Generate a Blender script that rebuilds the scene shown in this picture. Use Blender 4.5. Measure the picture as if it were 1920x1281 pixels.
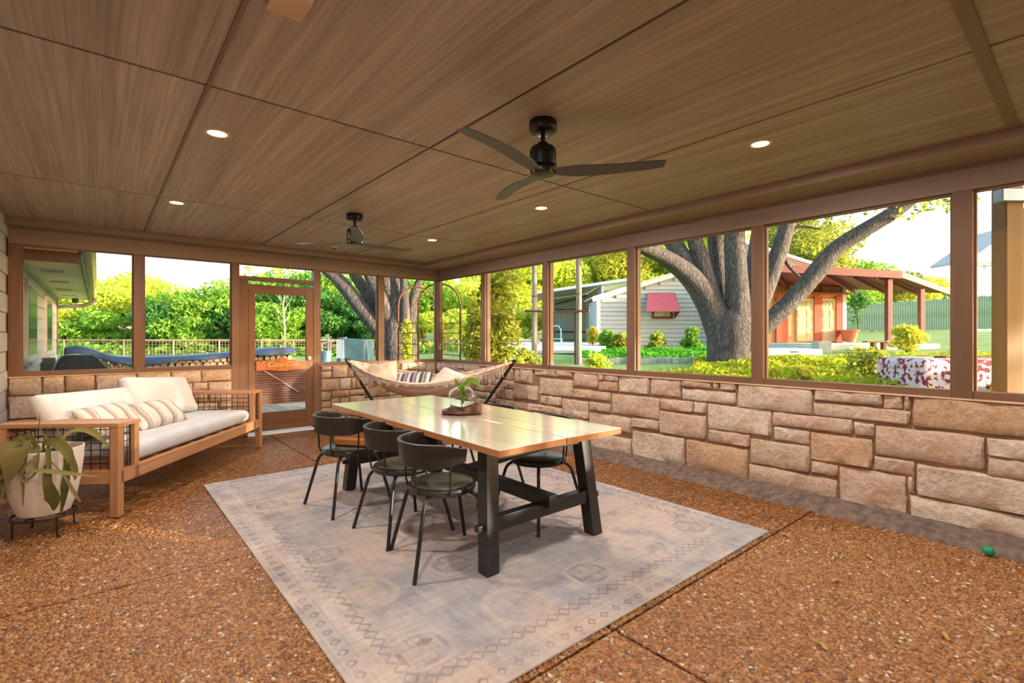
import bpy, math, random
import numpy as np
from mathutils import Vector, Matrix, Euler

# ------------------------------------------------------------------ reset
for o in list(bpy.data.objects):
    bpy.data.objects.remove(o, do_unlink=True)
SC = bpy.context.scene
COL = SC.collection
RNG = np.random.default_rng(7)
random.seed(7)

# ------------------------------------------------------------------ camera
F, CY, TH, H = 926.67, 634.14, 0.698, 1.304      # focal (px of 1920), horizon row, yaw, eye height
FW = np.array([math.sin(TH), math.cos(TH)])
RT = np.array([math.cos(TH), -math.sin(TH)])
cam = bpy.data.cameras.new('camera')
cam.sensor_width = 36.0
cam.lens = F / 1920 * 36.0
cam.shift_y = -(640.5 - CY) / 1920
cam.clip_start = 0.05
cam.clip_end = 400
cam_o = bpy.data.objects.new('camera', cam)
cam_o.location = (0, 0, H)
cam_o.rotation_euler = (math.pi / 2, 0, -TH)
COL.objects.link(cam_o)
SC.camera = cam_o

# ------------------------------------------------------------------ world, sun, exposure
SUN_TO = Vector((0.54, -0.83, 0.128)).normalized()      # towards the sun: behind and to the right
world = bpy.data.worlds.new('World')
SC.world = world
world.use_nodes = True
wn = world.node_tree.nodes
wl = world.node_tree.links
wn.clear()
sky = wn.new('ShaderNodeTexSky')
sky.sky_type = 'NISHITA'
sky.sun_disc = False
sky.sun_elevation = math.asin(SUN_TO.z)
sky.sun_rotation = math.atan2(SUN_TO.x, SUN_TO.y)
sky.altitude = 100
sky.air_density = 1.0
sky.dust_density = 2.5
sky.ozone_density = 1.0
bg = wn.new('ShaderNodeBackground')
bg.inputs['Strength'].default_value = 0.85
wo = wn.new('ShaderNodeOutputWorld')
wl.new(sky.outputs[0], bg.inputs[0])
wl.new(bg.outputs[0], wo.inputs[0])

sun = bpy.data.lights.new('sun', 'SUN')
sun.energy = 9.5
sun.color = (1.0, 0.86, 0.66)
sun.angle = math.radians(1.0)
sun_o = bpy.data.objects.new('sun', sun)
sun_o.rotation_euler = SUN_TO.to_track_quat('Z', 'Y').to_euler()
sun_o.location = (12, -14, 12)
COL.objects.link(sun_o)

LAMP_W = 25.0                       # power of each recessed ceiling lamp
LAMP_COL = (1.0, 0.89, 0.79)
SC.view_settings.view_transform = 'Standard'
SC.view_settings.look = 'None'
SC.view_settings.exposure = 0.35
SC.view_settings.gamma = 1.0
SC.view_settings.use_curve_mapping = False


# ------------------------------------------------------------------ helpers: coordinates
def W(a, b, z):
    """a metres to the right, b metres ahead, z up -> room coordinates"""
    p = a * RT + b * FW
    return np.array([p[0], p[1], z])


def PX(u, v, b):
    return W((u - 960) / F * b, b, H + (CY - v) / F * b)


def on_x(u, v, x):
    d = FW + RT * (u - 960) / F
    t = x / d[0]
    return d[1] * t, H + (CY - v) / F * t


def terrain(x, y):
    r = np.hypot(x, y)
    phi = np.degrees(np.arctan2(x, y))
    hr = np.interp(r, [5, 8, 12, 20, 26, 40, 70], [.3, .48, .64, .85, 1.0, 1.6, 2.2])
    hb = np.interp(r, [8, 11, 12.6, 16, 25, 34, 70], [-.15, -.12, -.06, .40, .55, .9, 2.0])
    k = np.clip((phi - 24) / 16, 0, 1)
    return hb * (1 - k) + hr * k


def srgb(r, g, b):
    def c(x):
        x = x / 255
        return x / 12.92 if x <= .04045 else ((x + .055) / 1.055) ** 2.4
    return (c(r), c(g), c(b), 1)


# ------------------------------------------------------------------ helpers: materials
MATS = {}


def nt(name):
    m = bpy.data.materials.new(name)
    m.use_nodes = True
    n = m.node_tree.nodes
    l = m.node_tree.links
    b = n['Principled BSDF']
    MATS[name] = m
    return m, n, l, b


def ramp(n, stops):
    r = n.new('ShaderNodeValToRGB')
    e = r.color_ramp.elements
    while len(e) < len(stops):
        e.new(.5)
    for i, (p, c) in enumerate(stops):
        e[i].position = p
        e[i].color = c
    return r


def coords(n, l, scale=(1, 1, 1), kind='Object'):
    tc = n.new('ShaderNodeTexCoord')
    mp = n.new('ShaderNodeMapping')
    mp.inputs['Scale'].default_value = scale
    l.new(tc.outputs[kind], mp.inputs[0])
    return mp


def plain(name, c, rough=.6, metal=0, var=.12, vs=6, bump=0, bs=60, c2=None, stretch=(1, 1, 1), det=4, spec=.5, coat=0):
    """colour with soft mottling and optional fine relief"""
    m, n, l, b = nt(name)
    mp = coords(n, l, stretch)
    nz = n.new('ShaderNodeTexNoise')
    nz.inputs['Scale'].default_value = vs
    nz.inputs['Detail'].default_value = det
    l.new(mp.outputs[0], nz.inputs[0])
    if c2 is None:
        c2 = tuple(x * (1 - 2 * var) for x in c[:3]) + (1,)
        c1 = tuple(min(1, x * (1 + var)) for x in c[:3]) + (1,)
    else:
        c1 = c
    r = ramp(n, [(.3, c2), (.7, c1)])
    l.new(nz.outputs[0], r.inputs[0])
    l.new(r.outputs[0], b.inputs['Base Color'])
    b.inputs['Roughness'].default_value = rough
    b.inputs['Metallic'].default_value = metal
    b.inputs['Specular IOR Level'].default_value = spec
    b.inputs['Coat Weight'].default_value = coat
    if bump:
        nb = n.new('ShaderNodeTexNoise')
        nb.inputs['Scale'].default_value = bs
        nb.inputs['Detail'].default_value = 5
        l.new(mp.outputs[0], nb.inputs[0])
        bp = n.new('ShaderNodeBump')
        bp.inputs['Strength'].default_value = bump
        bp.inputs['Distance'].default_value = .01
        l.new(nb.outputs[0], bp.inputs['Height'])
        l.new(bp.outputs[0], b.inputs['Normal'])
    return m


def wood(name, c1, c2, axis='x', rough=.5, scale=14, bump=.15, coat=0, rnd=.25):
    """grain running along the given local axis; every object its own tone"""
    m, n, l, b = nt(name)
    s = {'x': (.06, 1, 1), 'y': (1, .06, 1), 'z': (1, 1, .06)}[axis]
    mp = coords(n, l, s)
    oi = n.new('ShaderNodeObjectInfo')
    ad = n.new('ShaderNodeVectorMath')
    ad.operation = 'ADD'
    sc = n.new('ShaderNodeVectorMath')
    sc.operation = 'SCALE'
    sc.inputs[0].default_value = (13, 7, 5)
    l.new(oi.outputs['Random'], sc.inputs['Scale'])
    l.new(mp.outputs[0], ad.inputs[0])
    l.new(sc.outputs[0], ad.inputs[1])
    nz = n.new('ShaderNodeTexNoise')
    nz.inputs['Scale'].default_value = scale
    nz.inputs['Detail'].default_value = 6
    nz.inputs['Distortion'].default_value = .6
    l.new(ad.outputs[0], nz.inputs[0])
    r = ramp(n, [(.28, c2), (.5, tuple((a + d) / 2 for a, d in zip(c1, c2))), (.72, c1)])
    l.new(nz.outputs[0], r.inputs[0])
    hv = n.new('ShaderNodeHueSaturation')
    ma = n.new('ShaderNodeMapRange')
    ma.inputs[3].default_value = 1 - rnd / 2
    ma.inputs[4].default_value = 1 + rnd / 2
    l.new(oi.outputs['Random'], ma.inputs[0])
    l.new(ma.outputs[0], hv.inputs['Value'])
    l.new(r.outputs[0], hv.inputs['Color'])
    l.new(hv.outputs[0], b.inputs['Base Color'])
    b.inputs['Roughness'].default_value = rough
    b.inputs['Coat Weight'].default_value = coat
    if bump:
        bp = n.new('ShaderNodeBump')
        bp.inputs['Strength'].default_value = bump
        bp.inputs['Distance'].default_value = .004
        l.new(nz.outputs[0], bp.inputs['Height'])
        l.new(bp.outputs[0], b.inputs['Normal'])
    return m


def leafmat(name, cols, trans=.45, rough=.6, per_object=False):
    m, n, l, b = nt(name)
    g = n.new('ShaderNodeObjectInfo' if per_object else 'ShaderNodeNewGeometry')
    r = ramp(n, [(i / max(1, len(cols) - 1), c) for i, c in enumerate(cols)])
    l.new(g.outputs['Random' if per_object else 'Random Per Island'], r.inputs[0])
    l.new(r.outputs[0], b.inputs['Base Color'])
    b.inputs['Roughness'].default_value = rough
    b.inputs['Specular IOR Level'].default_value = .25
    t = n.new('ShaderNodeBsdfTranslucent')
    l.new(r.outputs[0], t.inputs[0])
    mx = n.new('ShaderNodeMixShader')
    mx.inputs[0].default_value = trans
    l.new(b.outputs[0], mx.inputs[1])
    l.new(t.outputs[0], mx.inputs[2])
    l.new(mx.outputs[0], n['Material Output'].inputs[0])
    return m


def emit(name, c, s):
    m, n, l, b = nt(name)
    b.inputs['Base Color'].default_value = c
    b.inputs['Emission Color'].default_value = c
    b.inputs['Emission Strength'].default_value = s
    return m


def stonemat():
    m, n, l, b = nt('limestone')
    tc = n.new('ShaderNodeTexCoord')
    oi = n.new('ShaderNodeObjectInfo')
    r = ramp(n, [(0, srgb(230, 204, 182)), (.25, srgb(220, 190, 168)), (.5, srgb(228, 198, 176)), (.72, srgb(236, 216, 198)),
                 (.9, srgb(222, 184, 152)), (1, srgb(216, 176, 140))])
    l.new(oi.outputs['Random'], r.inputs[0])
    nz = n.new('ShaderNodeTexNoise')
    nz.inputs['Scale'].default_value = 4.5
    nz.inputs['Detail'].default_value = 4
    l.new(tc.outputs['Object'], nz.inputs[0])
    st = ramp(n, [(.5, (0, 0, 0, 1)), (.72, (.6, .6, .6, 1))])
    l.new(nz.outputs[0], st.inputs[0])
    mx = n.new('ShaderNodeMix')
    mx.data_type = 'RGBA'
    l.new(st.outputs[0], mx.inputs[0])
    l.new(r.outputs[0], mx.inputs[6])
    mx.inputs[7].default_value = srgb(204, 150, 104)
    nf = n.new('ShaderNodeTexNoise')
    nf.inputs['Scale'].default_value = 34
    nf.inputs['Detail'].default_value = 6
    l.new(tc.outputs['Object'], nf.inputs[0])
    rf = ramp(n, [(.3, (.72, .70, .68, 1)), (.62, (1, 1, 1, 1))])
    l.new(nf.outputs[0], rf.inputs[0])
    mu = n.new('ShaderNodeMix')
    mu.data_type = 'RGBA'
    mu.blend_type = 'MULTIPLY'
    mu.inputs[0].default_value = 1
    l.new(mx.outputs[2], mu.inputs[6])
    l.new(rf.outputs[0], mu.inputs[7])
    l.new(mu.outputs[2], b.inputs['Base Color'])
    b.inputs['Roughness'].default_value = .85
    n2 = n.new('ShaderNodeTexNoise')
    n2.inputs['Scale'].default_value = 22
    n2.inputs['Detail'].default_value = 7
    n2.inputs['Roughness'].default_value = .65
    l.new(tc.outputs['Object'], n2.inputs[0])
    bp = n.new('ShaderNodeBump')
    bp.inputs['Strength'].default_value = .9
    bp.inputs['Distance'].default_value = .034
    l.new(n2.outputs[0], bp.inputs['Height'])
    l.new(bp.outputs[0], b.inputs['Normal'])
    return m


PEB = [(0, srgb(104, 64, 28)), (.2, srgb(146, 92, 42)), (.42, srgb(168, 112, 56)), (.6, srgb(126, 80, 36)),
       (.76, srgb(178, 126, 70)), (.88, srgb(140, 104, 74)), (.97, srgb(176, 140, 104)), (1, srgb(206, 190, 172))]


def floormat():
    m, n, l, b = nt('exposed_aggregate')
    mp = coords(n, l, (1, 1, 1))
    vo = n.new('ShaderNodeTexVoronoi')
    vo.inputs['Scale'].default_value = 52
    l.new(mp.outputs[0], vo.inputs['Vector'])
    sx = n.new('ShaderNodeSeparateColor')
    l.new(vo.outputs['Color'], sx.inputs[0])
    r = ramp(n, PEB)
    l.new(sx.outputs[0], r.inputs[0])
    dr = ramp(n, [(.35, (1, 1, 1, 1)), (.75, (.45, .36, .28, 1))])
    l.new(vo.outputs['Distance'], dr.inputs[0])
    # distance is in cell units
    mu = n.new('ShaderNodeMix')
    mu.data_type = 'RGBA'
    mu.blend_type = 'MULTIPLY'
    mu.inputs[0].default_value = 1
    l.new(r.outputs[0], mu.inputs[6])
    l.new(dr.outputs[0], mu.inputs[7])
    big = n.new('ShaderNodeTexNoise')
    big.inputs['Scale'].default_value = 1.4
    big.inputs['Detail'].default_value = 3
    l.new(mp.outputs[0], big.inputs[0])
    br = ramp(n, [(.3, (.78, .74, .68, 1)), (.7, (1.05, 1.0, .95, 1))])
    l.new(big.outputs[0], br.inputs[0])
    m2 = n.new('ShaderNodeMix')
    m2.data_type = 'RGBA'
    m2.blend_type = 'MULTIPLY'
    m2.inputs[0].default_value = 1
    l.new(mu.outputs[2], m2.inputs[6])
    l.new(br.outputs[0], m2.inputs[7])
    l.new(m2.outputs[2], b.inputs['Base Color'])
    b.inputs['Roughness'].default_value = .42
    bp = n.new('ShaderNodeBump')
    bp.invert = True
    bp.inputs['Strength'].default_value = .8
    bp.inputs['Distance'].default_value = .006
    l.new(vo.outputs['Distance'], bp.inputs['Height'])
    l.new(bp.outputs[0], b.inputs['Normal'])
    return m


def pebblemat():
    m, n, l, b = nt('pebble')
    g = n.new('ShaderNodeNewGeometry')
    r = ramp(n, PEB)
    l.new(g.outputs['Random Per Island'], r.inputs[0])
    l.new(r.outputs[0], b.inputs['Base Color'])
    b.inputs['Roughness'].default_value = .36
    return m


def ceilmat():
    m, n, l, b = nt('ceiling_plywood')
    mp = coords(n, l, (1, .022, 1))
    oi = n.new('ShaderNodeObjectInfo')
    ad = n.new('ShaderNodeVectorMath')
    ad.operation = 'ADD'
    sc = n.new('ShaderNodeVectorMath')
    sc.operation = 'SCALE'
    sc.inputs[0].default_value = (17, 9, 5)
    l.new(oi.outputs['Random'], sc.inputs['Scale'])
    l.new(mp.outputs[0], ad.inputs[0])
    l.new(sc.outputs[0], ad.inputs[1])
    nz = n.new('ShaderNodeTexNoise')
    nz.inputs['Scale'].default_value = 9
    nz.inputs['Detail'].default_value = 7
    nz.inputs['Roughness'].default_value = .6
    nz.inputs['Distortion'].default_value = 1.0
    l.new(ad.outputs[0], nz.inputs[0])
    nf = n.new('ShaderNodeTexNoise')
    nf.inputs['Scale'].default_value = 70
    nf.inputs['Detail'].default_value = 3
    l.new(ad.outputs[0], nf.inputs[0])
    r = ramp(n, [(.25, srgb(136, 116, 100)), (.5, srgb(160, 138, 120)), (.75, srgb(184, 162, 144))])
    l.new(nz.outputs[0], r.inputs[0])
    rf = ramp(n, [(.33, (.62, .60, .58, 1)), (.52, (1, 1, 1, 1)), (.72, (1.14, 1.14, 1.12, 1))])
    l.new(nf.outputs[0], rf.inputs[0])
    mu = n.new('ShaderNodeMix')
    mu.data_type = 'RGBA'
    mu.blend_type = 'MULTIPLY'
    mu.inputs[0].default_value = .6
    l.new(r.outputs[0], mu.inputs[6])
    l.new(rf.outputs[0], mu.inputs[7])
    l.new(mu.outputs[2], b.inputs['Base Color'])
    b.inputs['Roughness'].default_value = .48
    bp = n.new('ShaderNodeBump')
    bp.inputs['Strength'].default_value = .35
    bp.inputs['Distance'].default_value = .006
    l.new(nf.outputs[0], bp.inputs['Height'])
    l.new(bp.outputs[0], b.inputs['Normal'])
    return m


def stripes(name, axis, cols, period, rough=.85):
    """woven stripes across the given local axis"""
    m, n, l, b = nt(name)
    tc = n.new('ShaderNodeTexCoord')
    sx = n.new('ShaderNodeSeparateXYZ')
    l.new(tc.outputs['Object'], sx.inputs[0])
    mo = n.new('ShaderNodeMath')
    mo.operation = 'PINGPONG' if False else 'WRAP'
    mo.inputs[1].default_value = period
    mo.inputs[2].default_value = 0
    l.new(sx.outputs['XYZ'.index(axis.upper())], mo.inputs[0])
    dv = n.new('ShaderNodeMath')
    dv.operation = 'DIVIDE'
    dv.inputs[1].default_value = period
    l.new(mo.outputs[0], dv.inputs[0])
    r = ramp(n, cols)
    r.color_ramp.interpolation = 'CONSTANT'
    l.new(dv.outputs[0], r.inputs[0])
    l.new(r.outputs[0], b.inputs['Base Color'])
    b.inputs['Roughness'].default_value = rough
    nb = n.new('ShaderNodeTexNoise')
    nb.inputs['Scale'].default_value = 180
    l.new(tc.outputs['Object'], nb.inputs[0])
    bp = n.new('ShaderNodeBump')
    bp.inputs['Strength'].default_value = .3
    bp.inputs['Distance'].default_value = .002
    l.new(nb.outputs[0], bp.inputs['Height'])
    l.new(bp.outputs[0], b.inputs['Normal'])
    return m


def barkmat(name, c1, c2):
    m, n, l, b = nt(name)
    mp = coords(n, l, (1, 1, .16))
    vo = n.new('ShaderNodeTexVoronoi')
    vo.feature = 'DISTANCE_TO_EDGE'
    vo.inputs['Scale'].default_value = 26
    nz = n.new('ShaderNodeTexNoise')
    nz.inputs['Scale'].default_value = 6
    nz.inputs['Detail'].default_value = 5
    l.new(mp.outputs[0], nz.inputs[0])
    mx = n.new('ShaderNodeMix')
    mx.data_type = 'VECTOR'
    mx.inputs[0].default_value = .3
    l.new(mp.outputs[0], mx.inputs[4])
    l.new(nz.outputs[1], mx.inputs[5])
    l.new(mx.outputs[1], vo.inputs['Vector'])
    r = ramp(n, [(.0, c2), (.22, c1)])
    l.new(vo.outputs[0], r.inputs[0])
    rn = ramp(n, [(.35, (.7, .7, .72, 1)), (.65, (1.05, 1.02, 1, 1))])
    l.new(nz.outputs[0], rn.inputs[0])
    mu = n.new('ShaderNodeMix')
    mu.data_type = 'RGBA'
    mu.blend_type = 'MULTIPLY'
    mu.inputs[0].default_value = 1
    l.new(r.outputs[0], mu.inputs[6])
    l.new(rn.outputs[0], mu.inputs[7])
    l.new(mu.outputs[2], b.inputs['Base Color'])
    b.inputs['Roughness'].default_value = .9
    bp = n.new('ShaderNodeBump')
    bp.inputs['Strength'].default_value = 1
    bp.inputs['Distance'].default_value = .05
    l.new(vo.outputs[0], bp.inputs['Height'])
    l.new(bp.outputs[0], b.inputs['Normal'])
    return m


# ------------------------------------------------------------------ helpers: meshes
class MB:
    """collects shapes (world or local coordinates) and builds ONE mesh object"""

    def __init__(self):
        self.v = []
        self.f = []

    def add(self, vs, fs):
        k = len(self.v)
        self.v += [tuple(map(float, p)) for p in vs]
        self.f += [tuple(i + k for i in q) for q in fs]
        return self

    def box(self, c, s, R=None):
        hx, hy, hz = (q / 2 for q in s)
        P = [Vector((x * hx, y * hy, z * hz)) for z in (-1, 1) for y in (-1, 1) for x in (-1, 1)]
        if R is not None:
            P = [R @ p for p in P]
        c = Vector(c)
        return self.add([p + c for p in P],
                        [(0, 2, 3, 1), (4, 5, 7, 6), (0, 1, 5, 4), (2, 6, 7, 3), (0, 4, 6, 2), (1, 3, 7, 5)])

    def b2(self, p, q):
        return self.box([(a + b) / 2 for a, b in zip(p, q)], [abs(a - b) for a, b in zip(p, q)])

    def beam(self, p, q, w, h, up=(0, 0, 1)):
        """rectangular bar from p to q; w across, h along 'up'"""
        p, q = Vector(p), Vector(q)
        d = (q - p)
        L = d.length
        y = d.normalized()
        u = Vector(up)
        x = y.cross(u)
        if x.length < 1e-4:
            x = y.cross(Vector((1, 0, 0)))
        x.normalize()
        z = x.cross(y)
        R = Matrix((x, y, z)).transposed()
        return self.box((p + q) / 2, (w, L, h), R)

    def tube(self, pts, rad, n=8, cap=True, closed=False):
        pts = [Vector(p) for p in pts]
        N = len(pts)
        if not hasattr(rad, '__len__'):
            rad = [rad] * N
        vs = []
        fs = []
        prev = None
        for i, p in enumerate(pts):
            a = pts[(i - 1) % N] if (i > 0 or closed) else p
            c = pts[(i + 1) % N] if (i < N - 1 or closed) else p
            t = (c - a).normalized()
            if prev is None:
                ref = Vector((0, 0, 1)) if abs(t.z) < .9 else Vector((1, 0, 0))
                x = t.cross(ref).normalized()
            else:
                x = (prev - t * prev.dot(t)).normalized()
            prev = x
            y = t.cross(x)
            for k in range(n):
                th = 2 * math.pi * k / n
                vs.append(p + (x * math.cos(th) + y * math.sin(th)) * rad[i])
        M = N if closed else N - 1
        for i in range(M):
            j = (i + 1) % N
            for k in range(n):
                k2 = (k + 1) % n
                fs.append((i * n + k, i * n + k2, j * n + k2, j * n + k))
        if cap and not closed:
            fs.append(tuple(range(n - 1, -1, -1)))
            fs.append(tuple((N - 1) * n + k for k in range(n)))
        return self.add(vs, fs)

    def lathe(self, prof, n=24, c=(0, 0, 0), cap=True):
        vs = []
        fs = []
        for r, z in prof:
            for k in range(n):
                th = 2 * math.pi * k / n
                vs.append((c[0] + r * math.cos(th), c[1] + r * math.sin(th), c[2] + z))
        for i in range(len(prof) - 1):
            for k in range(n):
                k2 = (k + 1) % n
                fs.append((i * n + k, i * n + k2, (i + 1) * n + k2, (i + 1) * n + k))
        if cap:
            if prof[0][0] > 1e-5:
                fs.append(tuple(range(n - 1, -1, -1)))
            if prof[-1][0] > 1e-5:
                fs.append(tuple((len(prof) - 1) * n + k for k in range(n)))
        return self.add(vs, fs)

    def prism(self, poly, off):
        """polygon of 3-D points swept by vector off"""
        n = len(poly)
        A = [Vector(p) for p in poly]
        B = [p + Vector(off) for p in A]
        fs = [tuple(range(n - 1, -1, -1)), tuple(range(n, 2 * n))]
        for i in range(n):
            j = (i + 1) % n
            fs.append((i, j, n + j, n + i))
        return self.add(A + B, fs)

    def build(self, name, mat, parent=None, base=None, smooth=False, bevel=0, kind=None, seg=2):
        if base is None:
            base = (0, 0, 0)
        me = bpy.data.meshes.new(name)
        me.from_pydata([(a - base[0], b - base[1], c - base[2]) for a, b, c in self.v], [], self.f)
        me.update()
        import bmesh
        bm = bmesh.new()
        bm.from_mesh(me)
        bmesh.ops.recalc_face_normals(bm, faces=bm.faces)
        bm.to_mesh(me)
        bm.free()
        if smooth:
            me.shade_smooth()
            me.set_sharp_from_angle(angle=math.radians(45))
        if mat:
            me.materials.append(MATS[mat] if isinstance(mat, str) else mat)
        o = bpy.data.objects.new(name, me)
        COL.objects.link(o)
        if parent is not None:
            o.parent = parent
        else:
            o.location = base
        if bevel:
            bv = o.modifiers.new('bevel', 'BEVEL')
            bv.width = bevel
            bv.segments = seg
            bv.limit_method = 'ANGLE'
            bv.angle_limit = math.radians(50)
        if kind:
            o['kind'] = kind
        return o


def npmesh(name, V, Fq, mat, parent=None, kind=None, smooth=False, loc=None):
    """fast mesh from numpy: V (n,3), Fq (m,k)"""
    me = bpy.data.meshes.new(name)
    m, k = Fq.shape
    me.vertices.add(len(V))
    me.vertices.foreach_set('co', np.ascontiguousarray(V, dtype=np.float32).ravel())
    me.loops.add(m * k)
    me.loops.foreach_set('vertex_index', np.ascontiguousarray(Fq, dtype=np.int32).ravel())
    me.polygons.add(m)
    me.polygons.foreach_set('loop_start', np.arange(0, m * k, k, dtype=np.int32))
    me.polygons.foreach_set('loop_total', np.full(m, k, dtype=np.int32))
    me.update(calc_edges=True)
    if smooth:
        me.shade_smooth()
    me.materials.append(MATS[mat])
    o = bpy.data.objects.new(name, me)
    COL.objects.link(o)
    if parent is not None:
        o.parent = parent
    if loc is not None:
        o.location = loc
    if kind:
        o['kind'] = kind
    return o


def tag(o, label, cat, group=None, kind=None):
    o['label'] = label
    o['category'] = cat
    if group:
        o['group'] = group
    if kind:
        o['kind'] = kind
    return o


def thing(name, label, cat, loc=(0, 0, 0), rz=0, group=None, kind=None):
    o = bpy.data.objects.new(name, None)
    o.empty_display_size = .1
    COL.objects.link(o)
    o.location = tuple(float(q) for q in loc)
    o.rotation_euler = (0, 0, rz)
    return tag(o, label, cat, group, kind)


def dup(root, loc, rz=None, label=None, scale=None):
    r = root.copy()
    COL.objects.link(r)
    r.location = loc
    if rz is not None:
        r.rotation_euler = (0, 0, rz)
    if scale is not None:
        r.scale = scale
    if label:
        r['label'] = label
    for ch in list(root.children):
        c = ch.copy()
        COL.objects.link(c)
        c.parent = r
        for g in list(ch.children):
            d = g.copy()
            COL.objects.link(d)
            d.parent = c
    return r


# ------------------------------------------------------------------ materials
stonemat(); floormat(); pebblemat(); ceilmat()
plain('mortar', srgb(160, 124, 98), .95, bump=.5, bs=120)
plain('mortar_pale', srgb(226, 192, 156), .95, bump=.4, bs=120)
plain('joint_filler', srgb(84, 50, 30), .9)
plain('curb_concrete', srgb(124, 106, 96), .95, var=.25, vs=18, bump=.9, bs=90)
wood('brown_trim', srgb(128, 92, 68), srgb(104, 72, 52), 'z', .5, 10, .08)
wood('brown_trim_y', srgb(128, 92, 68), srgb(104, 72, 52), 'y', .5, 10, .08)
wood('brown_trim_x', srgb(128, 92, 68), srgb(104, 72, 52), 'x', .5, 10, .08)
wood('beam_wood_y', srgb(146, 122, 102), srgb(122, 98, 80), 'y', .55, 8, .1)
wood('beam_wood_x', srgb(146, 122, 102), srgb(122, 98, 80), 'x', .55, 8, .1)
wood('door_wood', srgb(124, 78, 46), srgb(92, 54, 30), 'z', .45, 12, .1)
wood('door_wood_x', srgb(124, 78, 46), srgb(92, 54, 30), 'x', .45, 12, .1)
wood('slat_wood', srgb(120, 72, 52), srgb(92, 52, 38), 'x', .5, 14, .1)
wood('valance_wood', srgb(196, 112, 52), srgb(160, 82, 36), 'z', .5, 20, .1)
plain('groove_dark', srgb(60, 42, 32), .8)
wood('teak_x', srgb(204, 152, 108), srgb(178, 124, 82), 'x', .5, 16, .1)
wood('teak_y', srgb(204, 152, 108), srgb(178, 124, 82), 'y', .5, 16, .1)
wood('teak_z', srgb(204, 152, 108), srgb(178, 124, 82), 'z', .5, 16, .1)
wood('oak_top', srgb(226, 214, 198), srgb(206, 188, 164), 'y', .22, 10, .02, coat=1.0, rnd=.08)
MATS['oak_top'].node_tree.nodes['Principled BSDF'].inputs['Coat Roughness'].default_value = .12
wood('oak_edge', srgb(186, 128, 78), srgb(156, 100, 58), 'y', .4, 14, .05)
plain('black_wood', srgb(40, 38, 38), .42, var=.15, vs=12)
plain('black_metal', srgb(30, 29, 29), .38, var=.1)
plain('chair_black', srgb(42, 40, 38), .32, var=.1, vs=8)
plain('seat_leather', srgb(92, 93, 84), .3, var=.12, vs=9, bump=.08, bs=200)
plain('linen_white', srgb(204, 202, 202), .92, var=.04, vs=5, bump=.2, bs=160)
plain('linen_beige', srgb(214, 196, 170), .92, var=.06, bump=.25, bs=160)
plain('linen_pale', srgb(226, 220, 216), .92, c2=srgb(196, 176, 150), vs=7, bump=.25, bs=160)
stripes('stripe_tan', 'x', [(0, srgb(206, 196, 186)), (.42, srgb(160, 138, 124)), (.66, srgb(206, 196, 186)), (.74, srgb(142, 118, 106)), (.8, srgb(206, 196, 186))], .15)
stripes('stripe_navy', 'x', [(0, srgb(208, 196, 184)), (.2, srgb(72, 74, 96)), (.55, srgb(214, 204, 196)), (.62, srgb(128, 116, 112)), (.92, srgb(214, 204, 196))], .13)
stripes('hammock_cloth', 'y', [(0, srgb(214, 188, 170)), (.5, srgb(196, 162, 142)), (.8, srgb(228, 208, 194))], .07)
plain('hammock_fringe', srgb(222, 208, 200), .9)
plain('pot_white', srgb(232, 218, 206), .5, var=.05, vs=4)
plain('soil', srgb(52, 40, 32), .95, bump=.6, bs=60)
leafmat('pot_leaf', [srgb(112, 112, 56), srgb(158, 146, 84), srgb(142, 126, 74), srgb(182, 166, 112), srgb(104, 116, 60)], .2, .5, True)
leafmat('globe_leaf', [srgb(84, 140, 44), srgb(138, 176, 58)], .3, .4)
plain('driftwood', srgb(120, 72, 56), .5, c2=srgb(74, 42, 34), vs=10, bump=.4, bs=40, stretch=(1, .3, 1))
plain('tan_leather', srgb(190, 122, 48), .5, c2=srgb(146, 84, 30), vs=7, bump=.2, bs=90)
plain('bronze_black', srgb(26, 23, 22), .32, metal=.3, var=.1)
plain('bronze_blade', srgb(66, 60, 56), .42, var=.1, vs=8)
plain('detector_white', srgb(176, 160, 146), .5, var=.03)
plain('plate_wood', srgb(196, 160, 124), .6, var=.06)
plain('ball_green', srgb(26, 150, 104), .45, var=.1)
plain('dry_leaf', srgb(196, 150, 96), .8, var=.2)
emit('lamp_glow', (1.0, .56, .22, 1), 5)
plain('lamp_trim', srgb(200, 170, 140), .5)
# outdoors
barkmat('bark_oak', srgb(122, 113, 110), srgb(62, 57, 58))
barkmat('bark_far', srgb(150, 128, 104), srgb(82, 68, 56))
leafmat('leaf_lime', [srgb(196, 210, 54), srgb(222, 228, 92), srgb(162, 190, 48), srgb(234, 238, 136)], .5)
leafmat('leaf_green', [srgb(104, 162, 46), srgb(154, 198, 68), srgb(76, 132, 46), srgb(192, 218, 96)], .48)
leafmat('leaf_deep', [srgb(58, 116, 46), srgb(96, 154, 66), srgb(44, 92, 46), srgb(136, 184, 92)], .42)
leafmat('leaf_gold', [srgb(220, 214, 74), srgb(200, 206, 76), srgb(226, 204, 92), srgb(164, 180, 64)], .5)
leafmat('leaf_olive', [srgb(144, 156, 52), srgb(190, 194, 78), srgb(112, 130, 46), srgb(214, 214, 112)], .48)
leafmat('bed_green', [srgb(74, 160, 36), srgb(110, 190, 50), srgb(56, 130, 36)], .4)
leafmat('bed_lime', [srgb(170, 190, 34), srgb(200, 210, 52), srgb(140, 168, 34), srgb(206, 160, 60)], .45)
plain('ground_grass', srgb(100, 136, 56), .95, c2=srgb(140, 162, 86), vs=1.2, bump=.5, bs=30)
plain('ground_concrete', srgb(214, 214, 206), .9, var=.06, vs=2)
wood('deck_wood', srgb(206, 192, 180), srgb(170, 152, 140), 'y', .7, 8, .1)
plain('siding_white', srgb(184, 186, 188), .7, var=.03, vs=3)
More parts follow.
